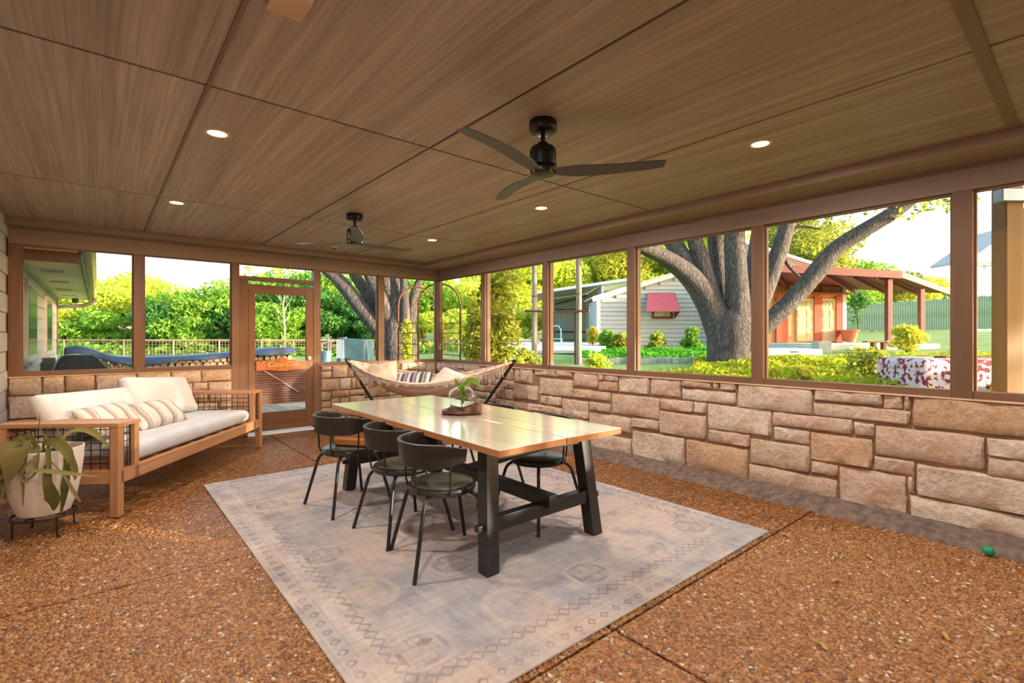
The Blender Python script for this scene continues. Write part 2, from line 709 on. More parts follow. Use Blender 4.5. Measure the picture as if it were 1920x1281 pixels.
plain('trim_white', srgb(232, 232, 230), .6, var=.03)
plain('awning_red', srgb(196, 92, 102), .6, var=.06)
plain('frame_maroon', srgb(128, 58, 56), .6)
plain('window_dark', srgb(70, 74, 80), .15, var=.1)
plain('window_pale', srgb(204, 196, 150), .3, var=.15)
plain('metal_grey', srgb(206, 208, 212), .55, metal=0, var=.05)
plain('metal_roof', srgb(206, 210, 214), .4, metal=.2, var=.04)
plain('steel_dark', srgb(74, 76, 80), .6)
plain('rust', srgb(134, 82, 62), .85, var=.2, vs=20)
wood('pole_wood', srgb(164, 152, 140), srgb(122, 106, 94), 'z', .8, 12, .3)
plain('red_roof', srgb(118, 44, 36), .55, var=.08, vs=3)
plain('red_paint', srgb(196, 84, 52), .6, var=.06, vs=3)
plain('post_maroon', srgb(124, 62, 58), .6, var=.08)
plain('garage_tan', srgb(216, 160, 116), .7, var=.06, vs=3)
plain('door_cream', srgb(232, 200, 150), .6, var=.05)
plain('terracotta', srgb(204, 118, 76), .7, var=.1)
plain('stone_grey', srgb(186, 180, 176), .9, var=.1)
plain('fence_green', srgb(164, 184, 156), .8, var=.12, vs=3)
plain('house_white', srgb(236, 238, 240), .7, var=.02)
plain('house_blue', srgb(112, 134, 150), .7)
plain('tank_paint', srgb(214, 200, 208), .8, c2=srgb(128, 36, 58), vs=13, det=9)
for _e, _p in zip([q for q in MATS['tank_paint'].node_tree.nodes if q.type == 'VALTORGB'][0].color_ramp.elements, (.45, .5)):
    _e.position = _p
plain('tarp_blue', srgb(66, 92, 130), .45, var=.15, vs=4)
plain('tarp_teal', srgb(96, 128, 150), .5, var=.12, vs=4)
plain('cover_black', srgb(44, 46, 52), .5, var=.12, vs=4)
plain('log_bark', srgb(122, 94, 74), .9, var=.2)
plain('log_end', srgb(206, 172, 136), .85, var=.2, vs=10)
plain('pipe_rail', srgb(170, 138, 120), .7, var=.1)
plain('house_brick', srgb(188, 182, 176), .9, var=.08, vs=10, bump=.3)
plain('soffit_cream', srgb(236, 226, 178), .7, var=.05)
plain('gutter_dark', srgb(92, 84, 76), .5)
plain('gutter_tan', srgb(222, 208, 128), .5, var=.05)
plain('yellow_wood', srgb(150, 116, 66), .6, c2=srgb(126, 92, 48), vs=6, stretch=(1, 1, .1))
plain('flashing', srgb(176, 190, 214), .4, metal=.2)
plain('teal_iron', srgb(120, 200, 196), .5)
plain('hose_blue', srgb(150, 170, 200), .5)
def glassmat():
    m, n, l, b = nt('clear_glass')
    b.inputs['Base Color'].default_value = (.93, .97, .97, 1)
    b.inputs['Roughness'].default_value = .02
    b.inputs['Transmission Weight'].default_value = 1
    b.inputs['IOR'].default_value = 1.3
glassmat()


# ================================================================== THE ROOM SHELL
XR, YB, XL, YF = 4.443, 7.269, -.709, -2.6          # frame planes
CEIL = 2.52
Z_SILL, Z_TOP = .954, 2.287
Z_STONE = .902
XC, YC = 4.05, 7.0                                  # ceiling ends where the box beam begins

# ---- floor: slabs with recessed joints
floor = thing('floor', 'brown exposed aggregate concrete floor of the porch', 'floor', kind='structure')
MB().b2((XL - .1, YF - .1, -.2), (4.5, 7.4, -.03)).build('floor_base', 'joint_filler', floor)
GX = [XL - .05, 1.775, 4.45]
GY = [YF, -.47, 1.405, 3.31, 5.2, 7.3]
g = .006
for i in range(2):
    for j in range(5):
        MB().b2((GX[i] + g, GY[j] + g, -.12), (GX[i + 1] - g, GY[j + 1] - g, -.0035)).build('slab', 'exposed_aggregate', floor, bevel=.006)


def pebbles(xr, yr, excl, step):
    xs = np.arange(xr[0], xr[1], step)
    ys = np.arange(yr[0], yr[1], step * .87)
    X, Y = np.meshgrid(xs, ys)
    X = X + (np.arange(len(ys)) % 2)[:, None] * step * .5
    X = (X + RNG.uniform(-.32, .32, X.shape) * step).ravel()
    Y = (Y + RNG.uniform(-.32, .32, Y.shape) * step).ravel()
    keep = np.ones(len(X), bool)
    for gx in GX:
        keep &= abs(X - gx) > .013
    for gy in GY:
        keep &= abs(Y - gy) > .013
    for (x0, x1, y0, y1) in excl:
        keep &= ~((X > x0) & (X < x1) & (Y > y0) & (Y < y1))
    # only what the camera can see
    d = X * FW[0] + Y * FW[1]
    r = X * RT[0] + Y * RT[1]
    keep &= (d > 1.5) & (abs(r / np.maximum(d, .1)) < 1.12)
    return X[keep], Y[keep], d[keep]


RUG = (.717, 3.457, 1.436, 5.096)
px_, py_, pd_ = pebbles((XL + .02, 4.12), (-.6, 4.6), [(RUG[0] + .03, RUG[1] - .03, RUG[2] + .03, RUG[3])], .0195)
sel = pd_ < 3.4 + RNG.uniform(-.25, .25, len(pd_))
px_, py_ = px_[sel], py_[sel]
n = len(px_)
ra = RNG.uniform(.0078, .0138, n)
rb = ra * RNG.uniform(.55, .95, n)
hh = RNG.uniform(.0025, .0055, n)
rot = RNG.uniform(0, math.pi, n)
K = 6
prof = [(1.0, -.0045), (.72, .55), (0, 1.0)]
V = np.zeros((n, 2 * K + 1, 3), np.float32)
for k in range(K):
    a = 2 * math.pi * k / K
    jit = RNG.uniform(.82, 1.15, n)
    for ri, (rr, zz) in enumerate(prof[:2]):
        lx = np.cos(a) * ra * rr * jit
        ly = np.sin(a) * rb * rr * jit
        V[:, ri * K + k, 0] = px_ + lx * np.cos(rot) - ly * np.sin(rot)
        V[:, ri * K + k, 1] = py_ + lx * np.sin(rot) + ly * np.cos(rot)
        V[:, ri * K + k, 2] = -.0045 if ri == 0 else -.0035 + hh * .72
V[:, 2 * K, 0] = px_
V[:, 2 * K, 1] = py_
V[:, 2 * K, 2] = -.0035 + hh
fq = []
for k in range(K):
    k2 = (k + 1) % K
    fq += [(k, k2, K + k2), (k, K + k2, K + k), (K + k, K + k2, 2 * K)]
Fq = (np.arange(n)[:, None, None] * (2 * K + 1) + np.array(fq)[None]).reshape(-1, 3)
npmesh('pebble_surface', V.reshape(-1, 3), Fq, 'pebble', floor, kind='stuff', smooth=True)

# ---- ceiling: plywood sheets with recessed seams and battens
ceiling = thing('ceiling', 'brown plywood sheet ceiling of the porch with dark seams', 'ceiling', loc=(0, 0, CEIL), kind='structure')
MB().b2((XL - .1, YF - .1, .012), (5.0, 7.8, .15)).build('roof_deck', 'groove_dark', ceiling)
CX = [XL, .408, 1.627, 2.846, XC]
CYs = [YF, -2.114 + .0, .324, 2.762, 5.2, YC]
g = .009
for i in range(4):
    for j in range(5):
        x0, x1, y0, y1 = CX[i] + g, CX[i + 1] - g, CYs[j] + g, CYs[j + 1] - g
        c = ((x0 + x1) / 2, (y0 + y1) / 2, .006)
        o = MB().b2((x0, y0, 0), (x1, y1, .012)).build('ceiling_panel', 'ceiling_plywood', ceiling, base=c)
        o.location = c
# thin battens over two of the seams
for p, q, w, mt in (((.408, YF, -.003), (.408, YC, -.003), .016, 'brown_trim_y'), ((XL, .324, -.004), (XC, .324, -.004), .05, 'beam_wood_x')):
    MB().beam(p, q, w, .008).build('batten', mt, ceiling)

# ---- box beam round the two open sides, headers
def struct(o, label, cat):
    return tag(o, label, cat, kind='structure')


struct(MB().b2((XC, YF, 2.45), (XR - .02, YB, CEIL + .1)).build('trim_1', 'beam_wood_y', bevel=.008), 'brown boxed beam along the long screened side', 'beam')
struct(MB().b2((XL, YC, 2.45), (XC, YB, CEIL + .1)).build('trim_2', 'beam_wood_x', bevel=.008), 'brown boxed beam above the door wall', 'beam')
struct(MB().b2((XR - .02, YF, Z_TOP), (XR + .09, YB + .09, 2.6)).build('trim_3', 'beam_wood_y', bevel=.004), 'brown header board above the long row of screen openings', 'header')
struct(MB().b2((XL, YB - .02, Z_TOP), (XR - .02, YB + .09, 2.6)).build('trim_4', 'beam_wood_x', bevel=.004), 'brown header board above the door and sofa openings', 'header')

# ---- posts
tn = 5
PW = .105
post_y = [6.0 - 1.338 * k for k in range(7)]
ordn = ['first', 'second', 'third', 'fourth', 'fifth', 'sixth', 'seventh']
for k, y in enumerate(post_y):
    o = MB().b2((XR - .025, y - PW, Z_SILL - .055), (XR + .085, y, Z_TOP)).build(f'trim_{tn}', 'brown_trim', bevel=.004)
    struct(o, f'{ordn[k]} brown post from the far corner on the long stone wall', 'post'); tn += 1
o = MB().b2((XR - .025, YB - .025, Z_SILL - .055), (XR + .085, YB + .085, Z_TOP)).build(f'trim_{tn}', 'brown_trim', bevel=.004)
struct(o, 'brown corner post behind the hammock', 'post'); tn += 1
for x0, x1, lab in ((-.709, -.612, 'brown post against the house wall above the sofa'), (.322, .42, 'brown post above the middle of the sofa'),
                    (1.336, 1.425, 'brown post beside the door on the sofa side'), (2.372, 2.469, 'brown post beside the door on the hammock side'),
                    (3.356, 3.46, 'brown post between the door and the corner above the hammock')):
    zb = 0 if 'beside the door' in lab else Z_SILL - .055
    o = MB().b2((x0, YB - .025, zb), (x1, YB + .085, Z_TOP)).build(f'trim_{tn}', 'brown_trim', bevel=.004)
    struct(o, lab, 'post'); tn += 1

# ---- screen openings: each a thin inner frame
def opening(idx, a, b, side):
    t = thing(f'window_{idx}', '', 'window', kind='structure')
    z0, z1 = Z_SILL - .053, Z_TOP
    if side == 'R':
        t.location = (XR, (a + b) / 2, z0)
        t['label'] = f'open screened bay {ordn[idx - 6] if idx >= 6 else ""} from the far corner along the stone wall'
        f = lambda s0, s1, q0, q1: ((XR - .02, s0, q0), (XR + .06, s1, q1))
        fs = lambda s0, s1, q0, q1: ((XR + .01, s0, q0), (XR + .05, s1, q1))
        m1, m2 = 'brown_trim_y', 'brown_trim'
    else:
        t.location = ((a + b) / 2, YB, z0)
        f = lambda s0, s1, q0, q1: ((s0, YB - .02, q0), (s1, YB + .06, q1))
        fs = lambda s0, s1, q0, q1: ((s0, YB + .01, q0), (s1, YB + .05, q1))
        m1, m2 = 'brown_trim_x', 'brown_trim'
    base = tuple(t.location)
    MB().b2(*f(a, b, z0, Z_SILL)).build('sill', m1, t, base, bevel=.004)
    MB().b2(*fs(a, b, z1 - .015, z1)).build('head', m1, t, base)
    MB().b2(*fs(a, a + .014, Z_SILL, z1 - .015)).build('stop', m2, t, base)
    MB().b2(*fs(b - .014, b, Z_SILL, z1 - .015)).build('stop', m2, t, base)
    return t


bl = ['open screened bay over the sofa nearest the house wall', 'open screened bay over the sofa nearest the door', None,
      'open screened bay between the door and the thin post', 'open screened bay in the back corner above the hammock']
for i, (a, b) in enumerate(((-.612, .322), (.42, 1.336), None, (2.469, 3.356), (3.46, XR - .025)) if False else ((-.612, .322), (.42, 1.336), (2.469, 3.356), (3.46, XR - .025))):
    t = opening(i + 1, a, b, 'B')
    t['label'] = [bl[0], bl[1], bl[3], bl[4]][i]
edges = [YB - .025] + post_y
for k in range(6):
    a, b = edges[k + 1], (edges[k] - (PW if k else 0))
    opening(6 + k, a, b, 'R')
# transom over the door
t = thing('window_5', 'narrow open transom above the porch door', 'window', loc=(1.9, YB, 2.1), kind='structure')
MB().b2((1.425, YB - .02, 2.07), (2.372, YB + .05, 2.125)).build('sill', 'brown_trim_x', t, tuple(t.location), bevel=.004)
MB().b2((1.425, YB + .01, Z_TOP - .015), (2.372, YB + .05, Z_TOP)).build('head', 'brown_trim_x', t, tuple(t.location))

# ---- stone half walls
def stone_obj(s0, s1, z0, z1, side, parent, rng, off=0.0):
    w, h = s1 - s0, z1 - z0
    nx = 7 if w > .3 else (5 if w > .15 else 3)
    ny = 5 if h > .16 else 4
    cs, cz = (s0 + s1) / 2, (z0 + z1) / 2
    vs = []
    fs = []
    amp = .026
    wob = [rng.uniform(-.006, .006) for _ in range(4 * (nx + ny))]
    f1, f2, p1, p2 = rng.uniform(7, 14), rng.uniform(7, 16), rng.uniform(0, 6), rng.uniform(0, 6)
    tilt = rng.uniform(-.012, .012)
    for j in range(ny + 1):
        for i in range(nx + 1):
            a, b = i / nx, j / ny
            # pull the outermost cells in tight, so the stone keeps square edges
            a = min(max(a, 0), 1)
            e = min(i, nx - i, j, ny - j)
            x = -w / 2 + w * a
            z = -h / 2 + h * b
            if e == 0:
                x += wob[(i * 3 + j) % len(wob)] * (.7 if i in (0, nx) else .3)
                z += wob[(i + j * 5 + 7) % len(wob)] * (.7 if j in (0, ny) else .3)
                dep = -.008
            else:
                if i == 1: x = -w / 2 + min(.014, w * .2)
                if i == nx - 1: x = w / 2 - min(.014, w * .2)
                if j == 1: z = -h / 2 + min(.013, h * .2)
                if j == ny - 1: z = h / 2 - min(.013, h * .2)
                dep = amp * (.35 + .45 * math.sin(f1 * x + p1) * math.cos(f2 * z + p2)) + rng.uniform(-.010, .012) + tilt * a
            vs.append((x, dep + off, z))
    nv = len(vs)
    idx = lambda i, j: j * (nx + 1) + i
    for j in range(ny):
        for i in range(nx):
            fs.append((idx(i, j), idx(i + 1, j), idx(i + 1, j + 1), idx(i, j + 1)))
    ring = [idx(i, 0) for i in range(nx + 1)] + [idx(nx, j) for j in range(1, ny + 1)] + \
           [idx(i, ny) for i in range(nx - 1, -1, -1)] + [idx(0, j) for j in range(ny - 1, 0, -1)]
    for q in ring:
        vs.append((vs[q][0], -.07, vs[q][2]))
    R = len(ring)
    for q in range(R):
        q2 = (q + 1) % R
        fs.append((ring[q2], ring[q], nv + q, nv + q2))
    if side == 'R':        # face towards -x, s along y
        P = [(-y, x, z) for x, y, z in vs]
        loc = (4.395, cs, cz)
    else:                  # face towards -y, s along x
        P = [(x, -y, z) for x, y, z in vs]
        loc = (cs, 7.222, cz)
    m = MB()
    m.add(P, fs)
    o = m.build('stone', 'limestone', parent, smooth=False)
    o.data.shade_smooth()
    o.data.set_sharp_from_angle(angle=math.radians(58))
    o.location = tuple(a - b for a, b in zip(loc, parent.location))
    return o


def guillotine(s0, s1, z0, z1, rng, wmax, hmax, out):
    w, h = s1 - s0, z1 - z0
    if w <= wmax * rng.uniform(.55, 1) and h <= hmax * rng.uniform(.6, 1) or (w < .16 and h < .14):
        out.append((s0, s1, z0, z1))
        return
    if (h > hmax or h / w > .8) and h > .18 and not (w > 2.2 * wmax):
        k = z0 + h * rng.uniform(.36, .64)
        guillotine(s0, s1, z0, k, rng, wmax, hmax, out)
        guillotine(s0, s1, k, z1, rng, wmax, hmax, out)
    elif w > .18:
        k = s0 + w * rng.uniform(.34, .66)
        guillotine(s0, k, z0, z1, rng, wmax, hmax, out)
        guillotine(k, s1, z0, z1, rng, wmax, hmax, out)
    else:
        out.append((s0, s1, z0, z1))


wall_right = thing('wall_right', 'long low wall of tan rough limestone blocks under the screens', 'wall', loc=(4.4, 2.5, 0), kind='structure')
MB().b2((4.415, YF, -.05), (4.56, 7.4, Z_STONE - .006)).build('mortar_bed', 'mortar', wall_right, (4.4, 2.5, 0))
MB().b2((4.375, YF, Z_STONE - .008), (4.56, 7.3, Z_STONE)).build('mortar_cap', 'mortar_pale', wall_right, (4.4, 2.5, 0))
A0 = (940, 660, 3.84)
B0 = (1400, 680, 3.371)
SA = [(90, 100, 125, 215), (130, 110, 220, 228), (235, 118, 390, 178), (398, 125, 505, 183), (85, 228, 262, 353), (272, 185, 508, 330),
      (515, 140, 692, 262), (697, 150, 737, 207), (742, 155, 838, 214), (697, 208, 834, 288), (842, 165, 1060, 310),
      (1067, 178, 1288, 330), (1295, 190, 1508, 268), (1518, 205, 1557, 275), (1568, 208, 1684, 285), (1295, 262, 1684, 382),
      (515, 264, 782, 358), (275, 308, 322, 376), (328, 316, 430, 392), (438, 333, 622, 492), (200, 370, 428, 455), (85, 357, 195, 418),
      (628, 357, 780, 440), (790, 297, 1132, 487), (1138, 333, 1375, 442), (1380, 360, 1470, 447), (628, 432, 932, 590), (640, 575, 932, 705),
      (940, 472, 1132, 570), (1138, 423, 1470, 637), (1325, 628, 1770, 885), (940, 560, 1312, 777), (1483, 556, 1782, 693)]
SB = [(425, 165, 855, 275), (860, 195, 985, 297), (990, 208, 1033, 302), (415, 250, 1033, 398), (1045, 205, 1990, 402),
      (160, 310, 668, 458), (675, 375, 808, 472), (165, 403, 392, 520), (400, 438, 792, 677), (20, 478, 394, 702), (808, 393, 1505, 682),
      (1512, 468, 1990, 592), (1515, 592, 1990, 712), (800, 588, 1062, 722), (405, 623, 573, 727), (580, 652, 1008, 918), (1013, 718, 1058, 832),
      (1068, 638, 1990, 840), (1025, 838, 1990, 960), (10, 638, 568, 822)]
rng = random.Random(3)
rects = []
for L, O in ((SA, A0), (SB, B0)):
    for (x0, y0, x1, y1) in L:
        yl = None
        if x1 == 1990:
            yl = y1
        ya, za = on_x(O[0] + x0 / O[2], O[1] + y0 / O[2], 4.385)
        yb, zb = on_x(O[0] + x1 / O[2], O[1] + y1 / O[2], 4.385)
        if yl is not None:
            zb = on_x(O[0] + x0 / O[2], O[1] + yl / O[2], 4.385)[1]
        rects.append((yb, ya, zb, za))
ya, za = on_x(A0[0] + 1698 / A0[2], A0[1] + 222 / A0[2], 4.385)
yb, zb = on_x(B0[0] + 412 / B0[2], B0[1] + 332 / B0[2], 4.385)
rects.append((yb, ya, zb, za))
ya, za = on_x(A0[0] + 1480 / A0[2], A0[1] + 373 / A0[2], 4.385)
yb, zb = on_x(B0[0] + 152 / B0[2], B0[1] + 472 / B0[2], 4.385)
rects.append((yb, ya, zb, za))
y_near = min(r[0] for r in rects)
y_far = max(r[1] for r in rects)
for r in rects:
    top = min(r[3], Z_STONE - .004)
    if top > Z_STONE - .05: top = Z_STONE - .004
    zlo = max(r[2], .035)
    if zlo < .13: zlo = .048
    stone_obj(r[0] + .003, r[1] - .003, zlo, top - .003, 'R', wall_right, rng, rng.uniform(0, .008))
extra = []
guillotine(y_far + .01, 7.2, .05, Z_STONE, rng, .42, .26, extra)
ylow = on_x(940 + 90 / 3.84, 700, 4.385)[0]
guillotine(on_x(940 + 628 / 3.84, 700, 4.385)[0] + .01, y_far, .05, .44, rng, .45, .24, extra)
guillotine(YF, y_near - .01, .05, Z_STONE, rng, .6, .3, extra)
for a, b, c, d in extra:
    stone_obj(a + .007, b - .007, c + .006, d - .007, 'R', wall_right, rng, rng.uniform(0, .008))

wall_back = thing('wall_back', 'low wall of tan rough limestone blocks behind sofa and hammock', 'wall', loc=(2.5, 7.23, 0), kind='structure')
for x0, x1 in ((XL - .05, 1.336), (2.469, 4.42)):
    MB().b2((x0, 7.24, -.05), (x1, 7.38, Z_STONE - .006)).build('mortar_bed', 'mortar', wall_back, (2.5, 7.23, 0))
    MB().b2((x0, 7.2, Z_STONE - .008), (x1, 7.38, Z_STONE)).build('mortar_cap', 'mortar_pale', wall_back, (2.5, 7.23, 0))
extra = []
rng = random.Random(11)
guillotine(XL, 1.33, .03, Z_STONE, rng, .75, .3, extra)
guillotine(2.475, 4.37, .03, Z_STONE, rng, .42, .26, extra)
for a, b, c, d in extra:
    stone_obj(a + .007, b - .007, c + .006, d - .007, 'B', wall_back, rng, rng.uniform(0, .008))

# sloped concrete curb at the foot of the long wall
m = MB()
m.prism([(4.13, YF, -.004), (4.20, YF, .035), (4.36, YF, .062), (4.43, YF, .065), (4.43, YF, -.004)], (0, 7.2 - YF, 0))
struct(m.build('trim_30', 'curb_concrete'), 'rough grey concrete curb along the foot of the stone wall', 'curb')

# ---- house wall on the left, added sun blocking wall behind the viewer
wall_left = thing('wall_left', 'pale brick house wall along the edge of the porch by the sofa', 'wall', loc=(XL, 2, 0), kind='structure')
MB().b2((XL - .14, YF - .1, -.1), (XL - .008, 7.4, 2.66)).build('backing', 'mortar', wall_left, (XL, 2, 0))
zc = 0.0
r2 = random.Random(5)
k = 0
while zc < 2.5:
    y = 7.25 - (.2 if k % 2 else 0)
    while y > 4.2:
        MB().b2((XL - .05, y - .39, zc + .004), (XL + r2.uniform(-.002, .004), min(y, 7.25), zc + .186)).build('brick', 'house_brick', wall_left, (XL, 2, 0))
        y -= .4
    zc += .195
    k += 1
MB().b2((XL - .05, YF, 0), (XL, 3.9, 2.5)).build('brick_field', 'house_brick', wall_left, (XL, 2, 0))
o = MB().b2((XL - .1, YF - .15, -.1), (4.6, YF, 2.66)).build('sun_block_wall', 'house_brick')  # added unseen wall, stops sun entering from the near side
struct(o, 'added unseen pale wall behind the viewer keeping the sun off the floor', 'wall')

# ---- door
door = thing('door_1', 'brown wooden screen door with a slatted lower guard in the back wall', 'door', loc=(1.95, YB, 0), kind='structure')
DB = (1.95, YB, 0)
D0, D1 = 1.53, 2.37
MB().b2((1.425, YB - .02, 0), (1.528, YB + .07, 2.07)).build('jamb', 'door_wood', door, DB, bevel=.004)
MB().b2((D0, YB - .02, .05), (D0 + .085, YB + .02, 2.02)).build('stile', 'door_wood', door, DB, bevel=.004)
MB().b2((D1 - .1, YB - .02, .05), (D1, YB + .02, 2.02)).build('stile', 'door_wood', door, DB, bevel=.004)
MB().b2((D0 + .085, YB - .02, 1.90), (D1 - .1, YB + .02, 2.02)).build('top_rail', 'door_wood_x', door, DB, bevel=.004)
MB().b2((D0 + .085, YB - .02, .05), (D1 - .1, YB + .02, .30)).build('bottom_rail', 'door_wood_x', door, DB, bevel=.004)
MB().b2((1.515, YB - .07, 0), (2.372, YB + .09, .03)).build('threshold', 'trim_white', door, DB, bevel=.004)
MB().lathe([(0, -.02), (.018, -.018), (.028, 0), (.02, .018), (.011, .03), (.011, .06)], 12).build('door_knob', 'trim_white', door, smooth=True)
kn = [c for c in bpy.data.objects if c.name == 'door_knob'][0]
kn.location = (2.31 - 1.95, -.03, 1.02)
kn.rotation_euler = (-math.pi / 2, 0, 0)
MB().b2((D0 + .085, YB - .012, .40), (D0 + .115, YB + .012, .90)).build('guard_frame', 'door_wood', door, DB)
MB().b2((D1 - .13, YB - .012, .40), (D1 - .1, YB + .012, .90)).build('guard_frame', 'door_wood', door, DB)
for k in range(14):
    z = .415 + k * .0335
    m = MB()
    m.box(((D0 + D1) / 2 - .0075, YB - .016, z), (D1 - D0 - .185, .010, .027), Matrix.Rotation(math.radians(-16), 3, 'X'))
    m.build('slat', 'slat_wood', door, DB)
MB().b2((D0 + .1, YB + .002, .41), (D1 - .115, YB + .008, .88)).build('guard_back', 'soil', door, DB)
# carved valance board with raised lettering
poly = []
for i in range(41):
    a = i / 40
    x = D0 + .09 + a * (D1 - D0 - .195)
    c = a - .5
    z = .985 + .055 * max(0, math.cos(c * 5.2)) ** 2 + .012 * math.cos(c * 26) * (abs(c) < .34)
    poly.append((x, YB - .05, z))
lo = []
for i in range(21):
    a = 1 - i / 20
    x = D0 + .09 + a * (D1 - D0 - .195)
    lo.append((x, YB - .05, .87 - .02 * max(0, math.cos((a - .5) * 6)) ** 2))
val = MB().prism(poly + lo, (0, .025, 0)).build('valance', 'valance_wood', door, DB)
fc = bpy.data.curves.new('lettering', 'FONT')
fc.body = 'Coca-Cola'
fc.size = .10
fc.shear = .35
fc.extrude = .006
fc.bevel_depth = .0012
fc.align_x = 'CENTER'
fc.space_character = .92
to = bpy.data.objects.new('lettering_src', fc)
COL.objects.link(to)
bpy.context.view_layer.update()
me = bpy.data.meshes.new_from_object(to.evaluated_get(bpy.context.evaluated_depsgraph_get()))
bpy.data.objects.remove(to, do_unlink=True)
me.materials.clear()
plain('letter_wood', srgb(232, 178, 112), .5)
me.materials.append(MATS['letter_wood'])
lt = bpy.data.objects.new('lettering', me)
COL.objects.link(lt)
lt.parent = val
lt.location = (0, -.052, .915)
lt.rotation_euler = (math.pi / 2, 0, 0)
lt['label'] = 'raised script lettering on the board'
# hook cord across the slats
MB().tube([(1.72, YB - .05, .86), (1.9, YB - .045, .74), (2.16, YB - .04, .55)], .004, 6).build('cord', 'trim_white', door, DB)


# ================================================================== OBJECTS IN THE PORCH
# ---- ceiling lamps
lamp_pos = [(.545, -.62), (.545, 1.37), (.545, 3.37), (.545, 5.33), (3.176, -.62), (3.176, 1.37), (3.176, 3.36), (3.176, 5.325)]
lamp_lab = ['recessed ceiling lamp on the house side behind the viewer', 'recessed ceiling lamp on the house side above the viewer',
            'larger glowing recessed lamp on the sofa side of the ceiling', 'small glowing recessed lamp above the far end of the sofa',
            'recessed ceiling lamp on the stone wall side behind the viewer', 'glowing recessed lamp nearest the viewer on the stone wall side',
            'glowing recessed lamp below the near ceiling fan on the stone wall side', 'glowing recessed lamp beside the far ceiling fan']
for (x, y), lab in zip(lamp_pos, lamp_lab):
    t = thing('recessed_lamp', lab, 'lamp', (x, y, CEIL), group='recessed ceiling lamps')
    MB().lathe([(.052, .004), (.052, -.004), (.068, -.006), (.072, .0)], 24, cap=False).build('trim_ring', 'lamp_trim', t, smooth=True)
    MB().lathe([(0, -.003), (.052, -.003)], 24, cap=False).build('lens', 'lamp_glow', t)
    li = bpy.data.lights.new('lamp_light', 'AREA')
    li.shape = 'DISK'
    li.size = .11
    li.energy = LAMP_W
    li.color = LAMP_COL
    lo_ = bpy.data.objects.new('lamp_light', li)
    COL.objects.link(lo_)
    lo_.parent = t
    lo_.location = (0, 0, -.012)

# ---- ceiling fans
def fan(loc, angs, label, motor):
    t = thing('ceiling_fan', label, 'ceiling fan', loc, group='ceiling fans')
    MB().lathe([(0, 0), (.074, 0), (.078, -.008), (.078, -.05), (.07, -.06), (.024, -.066), (0, -.066)], 28).build('canopy', 'bronze_black', t, smooth=True)
    MB().lathe([(.013, -.06), (.013, -.14)], 14).build('downrod', 'bronze_black', t, smooth=True)
    MB().lathe([(0, -.12), (.03, -.122), (.036, -.14), (.066, -.148), (.075, -.165), (.075, -.185), (.070, -.187), (.070, -.192), (.075, -.194), (.076, -.25), (.06, -.262), (0, -.262)], 32).build('motor', motor, t, smooth=True)
    MB().lathe([(0, -.262), (.07, -.262), (.074, -.28), (.068, -.3), (.03, -.305), (0, -.305)], 32).build('hub_cap', 'bronze_black', t, smooth=True)
    for a in angs:
        vs, fs = [], []
        N = 12
        for i in range(N + 1):
            s = i / N
            r = .05 + s * .615
            w = .06 + .075 * math.sin(min(1, s * 3.2) * math.pi / 2) - .05 * s
            tilt = -math.radians(10 - 2 * s)
            sweep = .03 * math.sin(s * math.pi) - .01
            if i == N: w *= .8
            for side in (-1, 1):
                for th in (-.003, .003):
                    vs.append((r, sweep + side * w / 2 * math.cos(tilt), -.285 + .02 * s + side * w / 2 * math.sin(tilt) + th))
        for i in range(N):
            k = i * 4
            fs += [(k, k + 4, k + 6, k + 2), (k + 1, k + 3, k + 7, k + 5), (k, k + 1, k + 5, k + 4), (k + 2, k + 6, k + 7, k + 3)]
        fs += [(0, 2, 3, 1), (N * 4, N * 4 + 1, N * 4 + 3, N * 4 + 2)]
        m = MB()
        m.add(vs, fs)
        b = m.build('blade', 'bronze_blade', t, smooth=True)
        b.rotation_euler = (0, 0, math.radians(a))
    return t


fan((1.916, 2.014, CEIL), (-46.5, 193.5, 73.5), 'near black ceiling fan with three dark blades above the dining table', 'bronze_black')
fan((1.936, 4.712, CEIL), (128, 8, 248), 'far dark ceiling fan beside the smoke detector', 'bronze_black')
t = thing('smoke_detector', 'small round smoke detector on the ceiling behind the far fan', 'smoke detector', (2.386, 6.494, CEIL))
MB().lathe([(0, 0), (.066, 0), (.066, -.014), (.05, -.03), (0, -.034)], 24).build('housing', 'detector_white', t, smooth=True)
MB().lathe([(0, -.033), (.028, -.034), (.024, -.046), (0, -.048)], 20).build('sensor_cap', 'gutter_dark', t, smooth=True)
t = MB().b2((.468, 1.80, CEIL - .022), (.592, 1.952, CEIL)).build('junction_box_cover', 'plate_wood', base=(.53, 1.876, CEIL), bevel=.004)
tag(t, 'square pale wooden cover block on the ceiling at the top edge', 'cover plate')

